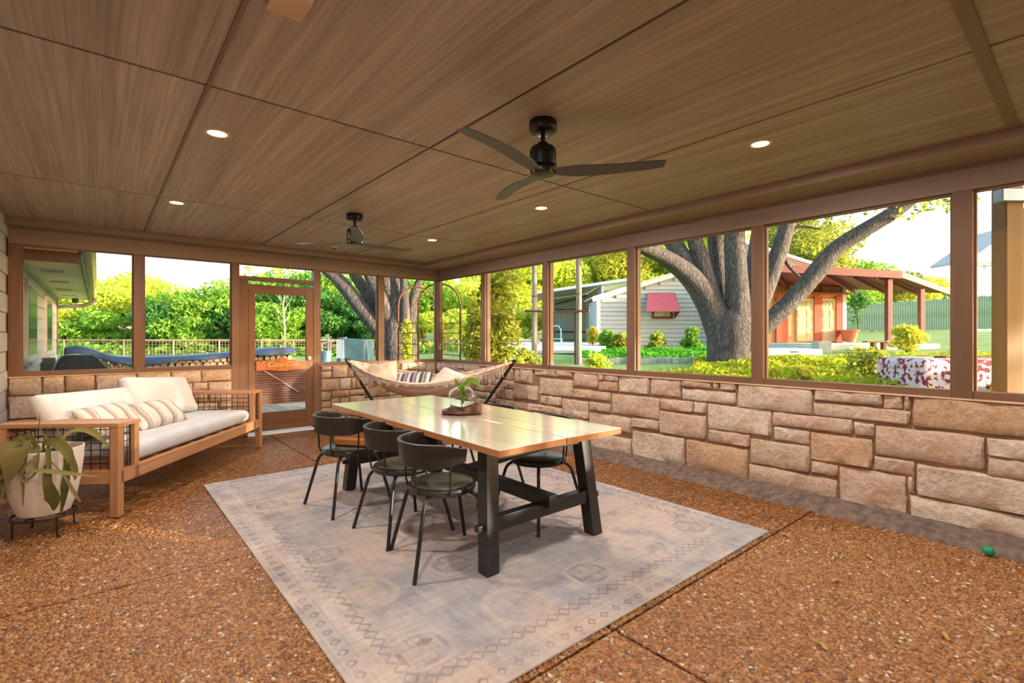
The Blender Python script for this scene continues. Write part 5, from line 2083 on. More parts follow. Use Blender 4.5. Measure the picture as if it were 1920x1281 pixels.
# ---- pipe fence along the wood
fpts = [gp(u, d) for u, d in ((-60, 20), (120, 20), (232, 20), (325, 20.2), (411, 20.4), (490, 20.6), (550, 21), (620, 21.5), (700, 22), (780, 21), (860, 20), (940, 20), (1010, 22))]
fb = fpts[6]
fence = thing('pipe_fence', 'rusty pipe rail fence with wire mesh along the wood', 'fence', fb)
for i, p in enumerate(fpts):
    MB().tube([(p[0], p[1], p[2] - .2), (p[0], p[1], 1.24)], .035, 8).build('fence_post', 'pipe_rail', fence, tuple(fb), smooth=True)
    if i:
        q = fpts[i - 1]
        MB().tube([(q[0], q[1], 1.22), (p[0], p[1], 1.22)], .03, 8).build('top_rail', 'pipe_rail', fence, tuple(fb), smooth=True)
m = MB()
for i in range(1, len(fpts)):
    p, q = fpts[i], fpts[i - 1]
    for k in range(1, 6):
        z = .55 + k * .12
        m.tube([(q[0], q[1], z), (p[0], p[1], z)], .005, 4, cap=False)
    for k in range(1, 14):
        f = k / 14
        x, y = q[0] + (p[0] - q[0]) * f, q[1] + (p[1] - q[1]) * f
        m.tube([(x, y, .3), (x, y, 1.2)], .005, 4, cap=False)
m.build('wire_mesh', 'pipe_rail', fence, tuple(fb))

# ---- firewood under a tarp, grill cover, covered box
wy = 11.2
wb = (.9, wy, 0)
gz0 = 0.0
logm = MB()
logm.tube([(0, -.2, 0), (0, .2, 0)], [.052, .05], 9, cap=False)
log0 = logm.build('firewood_log', 'log_bark', None, smooth=True)
le = MB()
le.add([(.0515 * math.cos(2 * math.pi * k / 9), -.2005, .0515 * math.sin(2 * math.pi * k / 9)) for k in range(9)], [tuple(range(9))])
le_o = le.build('cut_face', 'log_end', log0)
le2 = MB()
le2.add([(.0495 * math.cos(2 * math.pi * k / 9), .2005, .0495 * math.sin(2 * math.pi * k / 9)) for k in range(9)], [tuple(range(9))])
le2.build('cut_face', 'log_end', log0)
tag(log0, 'split firewood log with a pale cut end in the stack under the blue tarp', 'log', 'stacked firewood logs')
rl = random.Random(12)
first = True
for row in range(10):
    zz = gz0 + .05 + row * .093
    if row < 5:
        continue          # lower courses are out of sight behind the wall
    nlog = 31
    for k in range(nlog):
        x = -.30 + k * .112 + (.056 if row % 2 else 0)
        o = log0 if first else None
        sc = rl.uniform(.86, 1.08)
        loc = (x, wy + rl.uniform(-.03, .03), zz)
        if first:
            log0.location = loc
            log0.rotation_euler = (0, rl.uniform(0, 6), 0)
            first = False
        else:
            r_ = log0.copy()
            COL.objects.link(r_)
            r_.location = loc
            r_.rotation_euler = (0, rl.uniform(0, 6), 0)
            r_.scale = (sc, 1, sc)
            for chd in list(log0.children):
                c_ = chd.copy()
                COL.objects.link(c_)
                c_.parent = r_
rack = thing('log_rack', 'low rack carrying the stacked firewood', 'rack', (1.1, wy, 0))
MB().b2((-.42, wy - .18, gz0 - .1), (3.05, wy + .18, gz0 + .27)).build('bottom_beam', 'pole_wood', rack, (1.1, wy, 0))
for x in (-.40, 3.2):
    MB().b2((x - .04, wy - .15, gz0 - .1), (x + .04, wy + .15, gz0 + .88)).build('end_post', 'pole_wood', rack, (1.1, wy, 0))


def tarp(name, label, p0, p1, wid, ztop, drop, mat, seed, sagf):
    """cloth laid over a long pile: humps along its top, folds down both sides"""
    r = np.random.default_rng(seed)
    ph = r.uniform(0, 6, 8)
    p0, p1 = np.array(p0, float), np.array(p1, float)
    ax = p1 - p0
    L = np.linalg.norm(ax)
    ax /= L
    nn = np.array([-ax[1], ax[0]])
    NX_, NY_ = 70, 16
    vs, fs = [], []
    c = np.array([*(p0 + p1) / 2, ztop])
    for i in range(NX_ + 1):
        s = i / NX_
        zt = ztop + sagf(s)
        for j in range(NY_ + 1):
            b = 2 * j / NY_ - 1
            if abs(b) < .5:
                y = b / .5 * wid / 2
                z = zt + .025 * math.cos(b * math.pi) + .012 * math.sin(14 * s + ph[0]) * math.cos(5 * b)
            else:
                e = (abs(b) - .5) / .5
                dr = drop * (1 + .25 * math.sin(9 * s + ph[1]) + .15 * math.sin(23 * s + ph[2]))
                y = math.copysign(wid / 2 + .03 * e + .022 * math.sin(40 * s + ph[3]) * e, b)
                z = zt - dr * e
            q = p0 + ax * L * s + nn * y
            vs.append((q[0], q[1], z))
    for i in range(NX_):
        for j in range(NY_):
            k = i * (NY_ + 1) + j
            fs.append((k, k + NY_ + 1, k + NY_ + 2, k + 1))
    m = MB()
    m.add(vs, fs)
    o = m.build(name, mat, None, tuple(c), smooth=False)
    o.data.shade_smooth()
    so = o.modifiers.new('thick', 'SOLIDIFY')
    so.thickness = .006
    return tag(o, label, 'tarp')


tarp('tarp', 'long blue tarp laid over the firewood stack', (-.42, wy), (3.2, wy), .52, 1.0, .10, 'tarp_blue', 1,
     lambda s: .17 * math.exp(-((s - .05) / .09) ** 2) - .05 * math.sin(s * 5) + .13 * max(0, s - .62))
t = thing('covered_grill', 'barbecue grill under a fitted black cover beside the house wall', 'grill cover', (-.22, 9.0, -.05))
gx0, gx1, gy0, gy1 = -.56, .17, 8.75, 9.35
def hull(rings):
    m = MB()
    vs, fs = [], []
    for (x0, x1, y0, y1, z) in rings:
        vs += [(x0, y0, z), (x1, y0, z), (x1, y1, z), (x0, y1, z)]
    for i in range(len(rings) - 1):
        for k in range(4):
            k2 = (k + 1) % 4
            fs.append((i * 4 + k, i * 4 + k2, i * 4 + 4 + k2, i * 4 + 4 + k))
    n_ = (len(rings) - 1) * 4
    fs += [(3, 2, 1, 0), (n_, n_ + 1, n_ + 2, n_ + 3)]
    m.add(vs, fs)
    return m


hull([(-.47, .20, 8.7, 9.4, -.1), (-.47, .18, 8.72, 9.4, .80), (-.40, .02, 8.8, 9.38, 1.0), (-.36, -.06, 8.95, 9.3, 1.07)]).build('cover', 'cover_black', t, (-.22, 9.0, -.05), bevel=.03, seg=3)
for pts_ in ([(-.47, 8.71, .1), (-.475, 8.715, .80), (-.405, 8.79, 1.005), (-.36, 8.95, 1.08)], [(.2, 8.71, .1), (.185, 8.715, .80), (.025, 8.79, 1.005), (-.055, 8.95, 1.08)]):
    MB().tube(pts_, .008, 6).build('piping', 'tarp_teal', t, (-.22, 9.0, -.05), smooth=True)
gx0, gx1 = -.49, .2
MB().tube([(gx0 + .02, 8.715, .80), (gx1 - .02, 8.715, .80)], .007, 6).build('seam', 'tarp_teal', t, (-.22, 9.0, -.05), smooth=True)
bx = gp(668, 15)
t = thing('covered_box', 'tall box under a draped blue grey tarp in front of the wood', 'covered box', bx)
rng2 = np.random.default_rng(9)
vs, fs = [], []
NA = 48
hw_ = 27 / F * 15
zt_ = PX(0, 636, 15)[2] - bx[2]
for j in range(9):
    s = j / 8
    for k in range(NA):
        a = 2 * math.pi * k / NA
        ca, sa = math.cos(a), math.sin(a)
        e = .35
        x = math.copysign(abs(ca) ** e, ca)
        y = math.copysign(abs(sa) ** e, sa)
        fl = 1 + (.10 * math.sin(9 * a) + .05 * math.sin(17 * a + 1)) * (1 - s) + .12 * (1 - s)
        vs.append((x * hw_ * fl, y * hw_ * .8 * fl, zt_ * s * (1 - .04 * ca)))
for j in range(8):
    for k in range(NA):
        fs.append((j * NA + k, j * NA + (k + 1) % NA, j * NA + NA + (k + 1) % NA, j * NA + NA + k))
fs.append(tuple(8 * NA + k for k in range(NA)))
m = MB(); m.add(vs, fs)
o = m.build('tarp_drape', 'tarp_teal', t, smooth=True)
o.rotation_euler = (0, 0, -TH)
la = PX(638, 672, 14.6)
t = thing('lattice_panel', 'small white lattice panel beside the covered box', 'lattice', la)
for k in range(5):
    q = W((-.10 + k * .05), 0, 0)
    MB().b2((q[0] - .006, q[1] - .006, 0), (q[0] + .006, q[1] + .006, .55)).build('upright', 'trim_white', t)
for k in range(9):
    MB().beam((*W(-.11, 0, 0)[:2], .04 + k * .06), (*W(.11, 0, 0)[:2], .04 + k * .06), .012, .012).build('rung', 'trim_white', t)
lp = gp(618, 17)
t = thing('log_trestle', 'pale wooden trestle of poles left of the covered box', 'trestle', lp)
for (u0, v0, u1, v1) in ((602, 645, 650, 634), (604, 652, 640, 646), (615, 634, 615, 672), (648, 632, 646, 655), (603, 647, 603, 672)):
    p, q = PX(u0, v0, 17), PX(u1, v1, 17)
    MB().tube([Vector(p), Vector(q)], .035, 8).build('pole', 'pole_wood', t, tuple(lp), smooth=True)
p = gp(610, 16.6)
o = MB().lathe([(0, 0), (.17, 0), (.2, .4), (.2, .45), (.17, .45), (.16, .05), (0, .05)], 18).build('barrel', 'tarp_teal', base=(0, 0, 0), smooth=True)
o.location = p
tag(o, 'small blue grey barrel below the pole trestle', 'barrel')
p = PX(895, 648, 16)
o = MB().tube([(.16 * math.cos(2 * math.pi * k / 20), 0, .16 * math.sin(2 * math.pi * k / 20)) for k in range(20)], .05, 8, closed=True).build('hose_reel', 'hose_blue', smooth=True)
o.location = p
tag(o, 'round blue grey coil hanging at the fence', 'hose')

# ---- house wing seen past the sofa
HX, HY0, HY1 = -.78, 7.5, 16.6
hs_ = thing('house_wing', 'pale brick house wing with a cream soffit and dark gutter', 'building', (HX, 12, 0))
HB = (HX, 12, 0)
MB().b2((HX - 3, HY0, -.2), (HX, HY1, 2.3)).build('wall', 'house_brick', hs_, HB)
for k in range(11):
    z = .05 + k * .2
    MB().b2((HX - .002, HY0, z), (HX + .012, HY1 + .002, z + .185)).build('brick_course', 'house_brick', hs_, HB)
MB().b2((HX - .02, HY1 - .12, .9), (HX + .03, HY1 + .02, 2.3)).build('corner_board', 'red_roof', hs_, HB)
MB().b2((HX - 3, HY0, 2.28), (-.17, HY1 + .1, 2.31)).build('soffit', 'soffit_cream', hs_, HB)
for y in (9.6, 11.4, 13.2, 15.0):
    MB().b2((-.62, y, 2.272), (-.38, y + .35, 2.28)).build('soffit_vent', 'stone_grey', hs_, HB)
MB().b2((-.17, HY0, 2.24), (-.14, HY1 + .1, 2.47)).build('fascia', 'gutter_dark', hs_, HB)
MB().b2((HX - .3, 7.52, 2.16), (-.155, 7.57, 2.45)).build('end_board', 'brown_trim_x', hs_, HB)
MB().b2((HX, HY0, 2.22), (HX + .06, HY1, 2.285)).build('frieze_board', 'stone_grey', hs_, HB)
m = MB()
m.prism([(-.14, HY0, 2.34), (-.06, HY0, 2.33), (-.02, HY0, 2.38), (-.02, HY0, 2.46), (-.01, HY0, 2.46), (-.01, HY0, 2.375), (-.055, HY0, 2.32), (-.14, HY0, 2.33)], (0, HY1 + .12 - HY0, 0))
m.build('gutter', 'gutter_tan', hs_, HB)
m = MB()
m.prism([(HX - 3, HY0, 3.6), (-.05, HY0, 2.47), (-.05, HY0, 2.53), (HX - 3, HY0, 3.68)], (0, HY1 + .15 - HY0, 0))
m.build('roof', 'gutter_dark', hs_, HB)
ds = MB()
ds.tube([(-.07, HY1 + .05, 2.36), (-.07, HY1 + .05, 2.26), (-.12, HY1 + .06, 2.2), (-.3, HY1 + .06, 2.13), (HX - .05, HY1 + .06, 2.06), (HX - .08, HY1 + .06, 1.9), (HX - .08, HY1 + .06, 0)], .045, 8)
ds.build('downspout', 'gutter_dark', hs_, HB, smooth=True)
MB().lathe([(0, 0), (.05, 0), (.07, -.1), (0, -.12)], 12, c=(-.42, 16.2, 2.28)).build('flood_lamp', 'steel_dark', hs_, HB, smooth=True)
for y0 in (9.55, 12.9):
    w_ = MB().b2((HX - .01, y0 - .1, .98), (HX + .05, y0 + 1.3, 2.12)).build('window_frame', 'stone_grey', hs_, HB)
    MB().b2((HX + .04, y0, 1.06), (HX + .055, y0 + 1.2, 2.04)).build('pane', 'window_dark', w_, HB)
    MB().b2((HX - .01, y0 - .15, .92), (HX + .1, y0 + 1.35, .98)).build('window_sill', 'stone_grey', w_, HB)
t = thing('wall_meter', 'small dark meter box fixed on the house wall near the grill', 'meter box', (HX + .12, 12.1, .7))
MB().b2((HX + .012, 12.0, .72), (HX + .2, 12.3, .95)).build('box', 'steel_dark', t, (HX + .12, 12.1, .7), bevel=.01)
MB().b2((HX + .012, 12.02, .45), (HX + .16, 12.26, .62)).build('lower_box', 'trim_white', t, (HX + .12, 12.1, .7), bevel=.01)

# ---- white shed with red awning
def LW(a, b, z):
    return tuple(W(a, b, z))


def frame_thing(name, label, cat, u, d, v=None, group=None):
    """Empty turned to face the viewer: local x right, local y away"""
    p = gp(u, d)
    return thing(name, label, cat, p, -TH, group), p


DS = 23.0
shed, p = frame_thing('white_shed', 'white lap sided shed with a low gable behind the oak', 'building', 1280, DS)
a0 = (1280 - 960) / F * DS
zb = p[2]
def sl(u, v, d=DS):          # picture column, row -> local x, z on the shed front
    return (u - 960) / F * d - a0, H + (CY - v) / F * d - zb
xl, xr = sl(1120, 600)[0], sl(1400, 600)[0]
zE = sl(0, 562)[1]
xp, zP = sl(1335, 498)[0], sl(0, 498)[1]
MB().prism([(xl, .05, -.3), (xr, .05, -.3), (xr, .05, zE), (xp, .05, zP), (xl, .05, zE)], (0, 2.6, 0)).build('wall', 'siding_white', shed)
bh = .2
k = 0
z = 0.0
while z < zP - .1:
    zt = z + bh
    def edge_l(zz): return xl if zz <= zE else xl + (xp - xl) * (zz - zE) / (zP - zE)
    def edge_r(zz): return xr if zz <= zE else xr - (xr - xp) * (zz - zE) / (zP - zE)
    x0_, x1_ = edge_l(min(zt, zP)), edge_r(min(zt, zP))
    m = MB()
    m.prism([(x0_, .05, z), (x0_, -.03, z), (x0_, .03, zt + .01), (x0_, .05, zt + .01)], (x1_ - x0_, 0, 0))
    m.build('siding_board', 'siding_white', shed)
    z += bh
for s, (x0_, z0_), (x1_, z1_) in ((0, (xl - .25, zE - .1), (xp, zP)), (1, (xp, zP), (xr + .25, zE - .1))):
    MB().beam((x0_, -.15, z0_ + .08), (x1_, -.15, z1_ + .08), .06, .18, up=(0, 0, 1)).build('rake_board', 'trim_white', shed)
    m = MB()
    m.prism([(x0_, -.25, z0_ + .17), (x1_, -.25, z1_ + .17), (x1_, -.25, z1_ + .23), (x0_, -.25, z0_ + .23)], (0, 2.95, 0))
    m.build('roof_slope', 'metal_roof', shed)
MB().b2((xl - .03, -.03, -.2), (xl + .14, .05, zE)).build('corner_board', 'trim_white', shed)
wx0, wz0 = sl(1222, 598); wx1, wz1 = sl(1261, 560)
wf = MB().b2((wx0, -.06, wz0), (wx1, .05, wz1 + .1)).build('window_frame', 'frame_maroon', shed)
MB().b2((wx0 + .1, -.07, wz0 + .12), (wx1 - .1, -.05, wz1 - .1)).build('pane', 'window_pale', wf)
ax0, az1 = sl(1214, 549); ax1, az0 = sl(1263, 584)
aw = None
for k in range(4):
    z1_, z0_ = az1 - k * (az1 - az0) / 4, az1 - (k + 1) * (az1 - az0) / 4
    y1_, y0_ = -.08 - k * .22, -.08 - (k + 1) * .22
    sx = .10 * k
    m = MB()
    m.prism([(ax0 - .08 * (k), y1_, z1_), (ax1, y1_, z1_), (ax1, y0_, z0_ - .03), (ax0 - .08 * (k + 1), y0_, z0_ - .03)], (0, 0, -.03))
    m.build('awning_slat', 'awning_red', shed)
m = MB()
m.prism([(ax1, -.06, az1), (ax1, -.06, az0 - .35), (ax1, -.9, az0 - .03)], (.03, 0, 0))
m.build('awning_side', 'frame_maroon', shed)

# ---- metal carport left of the shed
DC = 27.0
car, p = frame_thing('metal_carport', 'open grey corrugated metal carport left of the white shed', 'carport', 1075, DC)
a0c, zbc = (1075 - 960) / F * DC, p[2]
def cl(u, v, d=DC):
    return (u - 960) / F * d - a0c, H + (CY - v) / F * d - zbc
x0_, x1_ = cl(1032, 600)[0], cl(1125, 600)[0]
zr0, zr1 = cl(0, 552)[1], cl(0, 536)[1]
nrib = 26
for k in range(nrib):
    xa, xb = x0_ + (x1_ - x0_) * k / nrib, x0_ + (x1_ - x0_) * (k + 1) / nrib
    zt = zr0 + (zr1 - zr0) * k / nrib - .05
    MB().b2((xa, 4.0 + (.04 if k % 2 else 0), -.2), (xb, 4.1, zt)).build('wall_rib', 'metal_grey', car)
for z in (.62, 2.0):
    MB().b2((x0_, 3.93, z), (x1_, 3.99, z + .07)).build('girt', 'steel_dark', car)
MB().beam((x0_, 3.95, 2.2), (x0_ + 2.6, 3.95, zr1 - .2), .06, .06).build('brace', 'steel_dark', car)
MB().b2((x0_, 3.9, -.3), (x1_ + 1.0, 4.0, .05)).build('base_plate', 'steel_dark', car)
m = MB()
xe, ze = cl(1190, 528)
m.prism([(x0_ - .9, -1.0, zr0 - .08), (xe, -1.0, ze), (xe, -1.0, ze + .16), (x0_ - .9, -1.0, zr0 + .06)], (0, 5.9, 0))
m.build('roof', 'metal_roof', car)
MB().b2((x1_ - .1, -1.0, -.2), (x1_ + .02, 4.0, zr1 - .1)).build('end_wall', 'metal_grey', car)
for xx in (x0_ + .05, x1_ - .15):
    MB().b2((xx, -1.0, -.2), (xx + .1, -.9, zr0 - .05)).build('corner_post', 'steel_dark', car)

# teal iron chair by the carport
t, p = frame_thing('garden_chair', 'small turquoise iron garden chair before the carport', 'chair', 1043, 19)
m = MB(); m.tube([(-.2, .2, .45), (-.2, .22, .8), (-.1, .22, .95), (.1, .22, .95), (.2, .22, .8), (.2, .2, .45)], .02, 6)
m.build('back', 'teal_iron', t, smooth=True)
MB().b2((-.22, -.2, .43), (.22, .22, .46)).build('seat', 'teal_iron', t, bevel=.01)
for sx in (-1, 1):
    for sy in (-1, 1):
        MB().tube([(sx * .19, sy * .19, .44), (sx * .22, sy * .22, -.03)], .014, 6).build('leg', 'teal_iron', t, smooth=True)

# ---- red roofed garage with patio cover
DG = 21.0
gar, p = frame_thing('garage', 'tan garage with red doors and a red metal patio roof', 'building', 1520, DG)
a0g, zbg = (1520 - 960) / F * DG, p[2]
def gl(u, v, d=DG):
    return (u - 960) / F * d - a0g, H + (CY - v) / F * d - zbg
xA, xB = gl(1405, 600)[0], gl(1583, 600)[0]
zW = gl(0, 525)[1]
zF = gl(0, 642)[1]
MB().b2((xA, .06, -.4), (xB, 1.5, zW)).build('wall', 'garage_tan', gar)
for k in range(26):
    x = xA + (xB - xA) * k / 26
    MB().b2((x + .015, .02, gl(0, 548)[1]), (x + (xB - xA) / 26 - .015, .06, zW)).build('upper_batten', 'garage_tan', gar)
MB().b2((xB - .08, -.02, -.2), (xB + .08, 1.5, gl(0, 535)[1])).build('corner_board', 'trim_white', gar)
MB().b2((xA, -.3, gl(0, 550)[1] - .06), (xB, .06, gl(0, 550)[1])).build('trim_board', 'red_paint', gar)
for (u0, u1) in ((1494, 1527), (1541, 1567)):
    x0_, x1_ = gl(u0, 0)[0], gl(u1, 0)[0]
    dz0, dz1 = gl(0, 640)[1], gl(0, 560)[1]
    d_ = MB().b2((x0_, 0, dz0), (x1_, .06, dz1)).build('door_leaf', 'door_cream', gar)
    for r_ in range(3):
        for c_ in range(2):
            w_ = (x1_ - x0_) / 2
            MB().b2((x0_ + c_ * w_ + .05, -.015, dz0 + .08 + r_ * .44), (x0_ + (c_ + 1) * w_ - .05, .01, dz0 + .44 + r_ * .44)).build('door_panel', 'door_cream', d_)
    for c_ in range(4):
        w_ = (x1_ - x0_) / 4
        MB().b2((x0_ + c_ * w_ + .03, -.015, dz1 - .32), (x0_ + (c_ + 1) * w_ - .03, .01, dz1 - .06)).build('pane', 'window_pale', d_)
for (u0, u1) in ((1455, 1476), (1526, 1540), (1567, 1577)):
    x0_, x1_ = gl(u0, 0)[0], gl(u1, 0)[0]
    MB().b2((x0_, -.05, gl(0, 642)[1]), (x1_, .06, gl(0, 556)[1])).build('door_trim', 'red_paint', gar)
MB().b2((gl(1430, 0)[0], -3.6, -.45), (gl(1625, 0)[0], 0.05, gl(0, 643)[1])).build('patio_slab', 'ground_concrete', gar)
# gable roof above and flat red patio roof in front
xg0, zg0 = gl(1380, 455)
xg1, zg1 = gl(1560, 512)
m = MB(); m.prism([(xg0, -.3, zg0), (xg1, -.3, zg1), (xg1, -.3, zg1 + .12), (xg0, -.3, zg0 + .12)], (0, 1.9, 0))
m.build('main_roof', 'house_white', gar)
DP = 17.5       # front edge of the patio roof
xr0, zr0 = gl(1400, 497, DP); xr1, zr1 = gl(1690, 513, DP)
xr0 = (1400 - 960) / F * DP - a0g; xr1 = (1690 - 960) / F * DP - a0g
zr0 = H + (CY - 499) / F * DP - zbg; zr1 = H + (CY - 514) / F * DP - zbg
yb = DP - DG
xr2 = (1790 - 960) / F * 21.5 - a0g; zr2 = H + (CY - 551) / F * 21.5 - zbg
xq = (1420 - 960) / F * 21.5 - a0g; zq = H + (CY - 535) / F * 21.5 - zbg
m = MB()
m.add([(xr0, yb, zr0), (xr1, yb, zr1), (xr2, .5, zr2), (xq, .5, zq),
       (xr0, yb, zr0 + .09), (xr1, yb, zr1 + .09), (xr2, .5, zr2 + .09), (xq, .5, zq + .09)],
      [(3, 2, 1, 0), (4, 5, 6, 7), (0, 1, 5, 4), (1, 2, 6, 5), (2, 3, 7, 6), (3, 0, 4, 7)])
m.build('patio_roof', 'red_roof', gar)
MB().beam((xr0, yb - .03, zr0 - .03), (xr1, yb - .03, zr1 - .03), .06, .26).build('roof_fascia', 'red_roof', gar)
MB().beam((xr1, yb, zr1 - .02), (xr2, .5, zr2 - .02), .06, .22).build('roof_fascia', 'red_roof', gar)
for k in range(1, 6):
    f = k / 6
    pa = np.array([xr0 + (xr1 - xr0) * f, yb, zr0 + (zr1 - zr0) * f - .14])
    pb = np.array([xq + (xr2 - xq) * f, .5, zq + (zr2 - zq) * f - .14])
    MB().beam(tuple(pa), tuple(pb), .07, .14).build('rafter', 'red_roof', gar)
for (u, d, vt) in ((1666, 17.7, 520), (1727, 19.6, 540)):
    x = (u - 960) / F * d - a0g
    zt = H + (CY - vt) / F * d - zbg
    MB().b2((x - .085, d - DG - .085, -.6), (x + .085, d - DG + .085, zt)).build('roof_post', 'post_maroon', gar, bevel=.01)
MB().tube([((1590 + 4 * k - 960) / F * 20 - a0g, -1.0, 0) for k in range(2)], .01, 5).build('cable', 'trim_white', gar)
# string of little bulbs under the eave
m = MB()
for k in range(18):
    u = 1445 + k * 7.5
    x = (u - 960) / F * 20.8 - a0g
    zz = H + (CY - (566 - .12 * k)) / F * 20.8 - zbg - .03 * abs(math.sin(k * .8))
    m.lathe([(0, -.05), (.03, -.03), (.03, 0), (0, .02)], 8, c=(x, -.25, zz))
m.build('string_lights', 'detector_white', gar, smooth=True)

t, p = frame_thing('terracotta_pot', 'large terracotta pot at the corner of the garage', 'pot', 1592, 20.6)
zp = H + (CY - 641) / F * 20.6 - p[2]
MB().lathe([(0, zp), (.22, zp), (.31, zp + .42), (.36, zp + .43), (.36, zp + .5), (.3, zp + .5), (.27, zp + .44), (0, zp + .42)], 20).build('body', 'terracotta', t, smooth=True)
t, p = frame_thing('stone_block', 'pale grey square block at the edge of the garage patio', 'block', 1540, 16.5)
q = H + (CY - 640) / F * 16.5 - p[2]
MB().b2((-.22, -.2, -.2), (.22, .2, q)).build('block', 'stone_grey', t, bevel=.02)
t, p = frame_thing('upturned_boat', 'white upturned boat lying along the garage patio', 'boat', 1470, 15.5)
q = H + (CY - 653) / F * 15.5 - p[2]
vs, fs = [], []
for i in range(13):
    s = i / 12
    x = -.75 + 1.9 * s
    wv = .34 * (1 - max(0, s - .45) ** 2 * 2.4)
    hv = q * (1 - .5 * max(0, s - .5) ** 1.5)
    for y, z in ((-wv, -.05), (-wv * .94, hv * .8), (-wv * .7, hv), (wv * .7, hv), (wv * .94, hv * .8), (wv, -.05)):
        vs.append((x, y, z))
for i in range(12):
    for k in range(5):
        fs.append((i * 6 + k, i * 6 + k + 1, i * 6 + 7 + k, i * 6 + 6 + k))
fs += [(0, 1, 2, 3, 4, 5), tuple(72 + k for k in range(6))]
m = MB(); m.add(vs, fs)
m.build('hull', 'trim_white', t, smooth=True)
MB().b2((.05, -.36, q * .35), (.25, -.325, q * .6)).build('decal', 'tarp_blue', t)

# patio bench
t, p = frame_thing('patio_bench', 'small rusty bench on the patio before the near roof post', 'bench', 1640, 17)
zz = H + (CY - 640) / F * 17 - p[2]
MB().b2((-.35, -.12, zz - .04), (.55, .12, zz)).build('seat', 'rust', t)
for x in (-.05, .3):
    MB().b2((x - .05, -.08, -.2), (x + .05, .08, zz - .04)).build('leg', 'rust', t)

# ---- green plank fence far right and the neighbour's house
fx = thing('plank_fence', 'long green plank fence behind the patio', 'fence', gp(1690, 34))
fb2 = tuple(fx.location)
plank_mesh = None
for k in range(64):
    u = 1584 + k * 4.5
    d = 36 - 4 * k / 63
    v1 = np.interp(u, [1584, 1700, 1870], [612, 612, 608])
    v0 = np.interp(u, [1584, 1700, 1870], [572, 565, 553])
    a_, b_ = PX(u, v1, d), PX(u, v0, d)
    if plank_mesh is None:
        m = MB()
        m.box((0, 0, .5), (.165, .03, 1.0))
        o = m.build('plank', 'fence_green', fx)
        plank_mesh = o
    else:
        o = plank_mesh.copy()
        COL.objects.link(o)
        o.parent = fx
    o.location = (a_[0] - fb2[0], a_[1] - fb2[1], a_[2] - fb2[2] - .3)
    o.scale = (1, 1, (b_[2] - a_[2] + .3) * (1 + .02 * math.sin(k * 5)))
    o.rotation_euler = (0, 0, -TH - .1)
nb_, p = frame_thing('neighbour_house', 'white neighbouring house with a blue trimmed gable and porch', 'building', 1850, 38)
def nl(u, v, d=38.0):
    return (u - 1850) / F * d, H + (CY - v) / F * d - p[2]
x0_, x1_ = nl(1822, 0)[0], nl(1990, 0)[0]
MB().b2((x0_ + 1.2, 2.0, -1), (x1_, 3.2, nl(0, 498)[1])).build('wall', 'house_white', nb_)
xm, zm = nl(1905, 430)
xs, zs_ = nl(1818, 492)
xe, ze_ = nl(1995, 480)
m = MB(); m.prism([(xs, .2, zs_), (xe, .2, ze_), (xm, .2, zm)], (0, .25, 0)); m.build('gable', 'house_white', nb_)
m = MB(); m.prism([(xs - .3, -.3, zs_ - .05), (xm, -.3, zm + .05), (xm, -.3, zm + .3), (xs - .3, -.3, zs_ + .15)], (0, 3.5, 0)); m.build('roof_slope', 'stone_grey', nb_)
m = MB(); m.prism([(xm, -.3, zm + .05), (xe + .3, -.3, ze_ - .05), (xe + .3, -.3, ze_ + .15), (xm, -.3, zm + .3)], (0, 3.5, 0)); m.build('roof_slope', 'stone_grey', nb_)
MB().b2((x0_, .1, nl(0, 498)[1]), (x1_, .5, nl(0, 490)[1])).build('beam', 'house_blue', nb_)
for u in (1831, 1858):
    x = nl(u, 0)[0]
    MB().b2((x - .15, .2, -1), (x + .15, .5, nl(0, 498)[1])).build('porch_post', 'house_white', nb_)
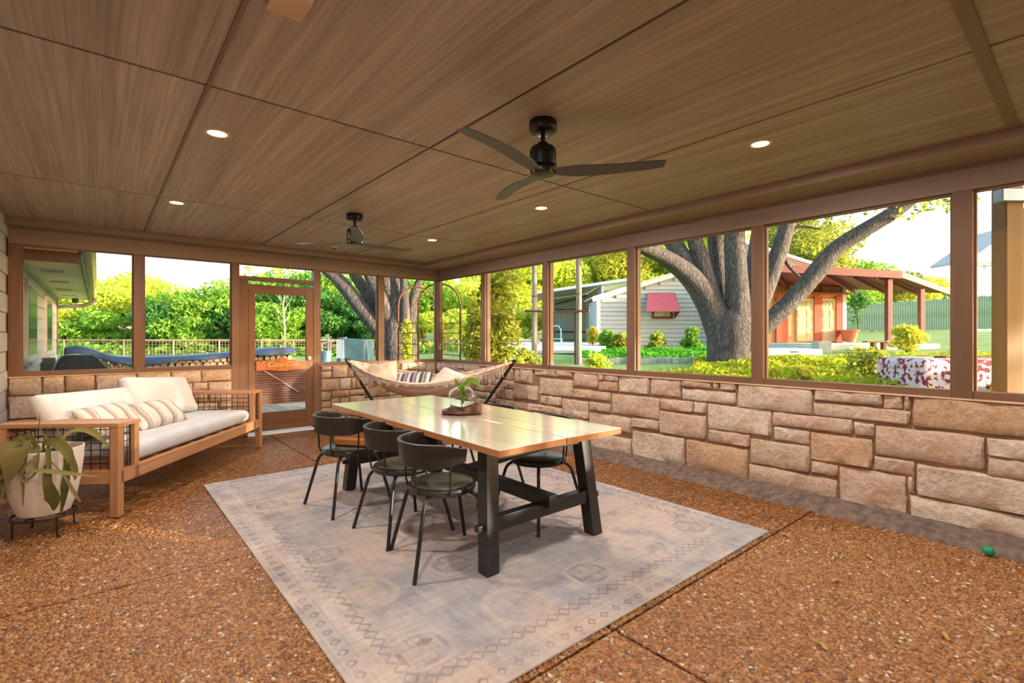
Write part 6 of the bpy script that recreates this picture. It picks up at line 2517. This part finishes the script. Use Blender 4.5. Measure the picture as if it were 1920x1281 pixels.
MB().b2((nl(1850, 0)[0], 1.94, nl(0, 555)[1]), (nl(1858, 0)[0], 2.0, nl(0, 515)[1])).build('window', 'window_dark', nb_)
MB().box((nl(1843, 0)[0], 1.2, nl(0, 504)[1]), (.9, .12, .05)).build('porch_fan', 'steel_dark', nb_)
pw = thing('power_lines', 'thin power lines crossing the sky over the patio', 'power line', tuple(PX(1700, 440, 60)))
for v0, v1 in ((455, 432), (470, 452)):
    pa, pb = PX(1560, v0, 60), PX(1990, v1, 60)
    MB().tube([Vector(pa), (Vector(pa) + Vector(pb)) / 2 - Vector((0, 0, .2)), Vector(pb)], .02, 5).build('wire', 'metal_grey', pw, tuple(PX(1700, 440, 60)))

# ---- painted concrete tank in the near bed
tk, p = frame_thing('concrete_tank', 'round edged concrete tank with peeling white and maroon paint', 'tank', 1772, 7.2)
zt = H + (CY - 672) / F * 7.2 - p[2]
wv = 178 / F * 7.2 / 2
m = MB()
m.b2((-wv, -.45, -.2), (wv, .45, zt))
m.build('tank_body', 'tank_paint', tk, bevel=.05, seg=3)
MB().b2((-wv + .1, -.35, zt - .02), (wv - .1, .35, zt + .012)).build('tank_top', 'stone_grey', tk, bevel=.004)
MB().b2((-.25, -.3, zt + .01), (.45, -.1, zt + .04)).build('slab_lid', 'rust', tk)

# ---- timber post and beam just outside the last bay
pb_ = PX(1891, 760, 3.75)
tm = thing('pergola_frame', 'yellowish timber post and beam just outside the last screen bay', 'pergola', (pb_[0], pb_[1], 0.3), -TH)
MB().b2((-.075, -.06, -.4), (.055, .06, 2.2)).build('post', 'yellow_wood', tm, bevel=.006)
MB().b2((.055, -.05, -.4), (.105, .0, 1.78)).build('post_board', 'yellow_wood', tm, bevel=.004)
MB().b2((.055, -.05, 1.78), (1.4, .05, 1.98)).build('header', 'yellow_wood', tm, bevel=.006)
MB().b2((-.14, -.10, 2.02), (1.4, -.02, 2.11)).build('metal_edge', 'flashing', tm, bevel=.004)
MB().beam((.105, -.02, 1.6), (.45, -.02, .5), .05, .05).build('brace', 'yellow_wood', tm)
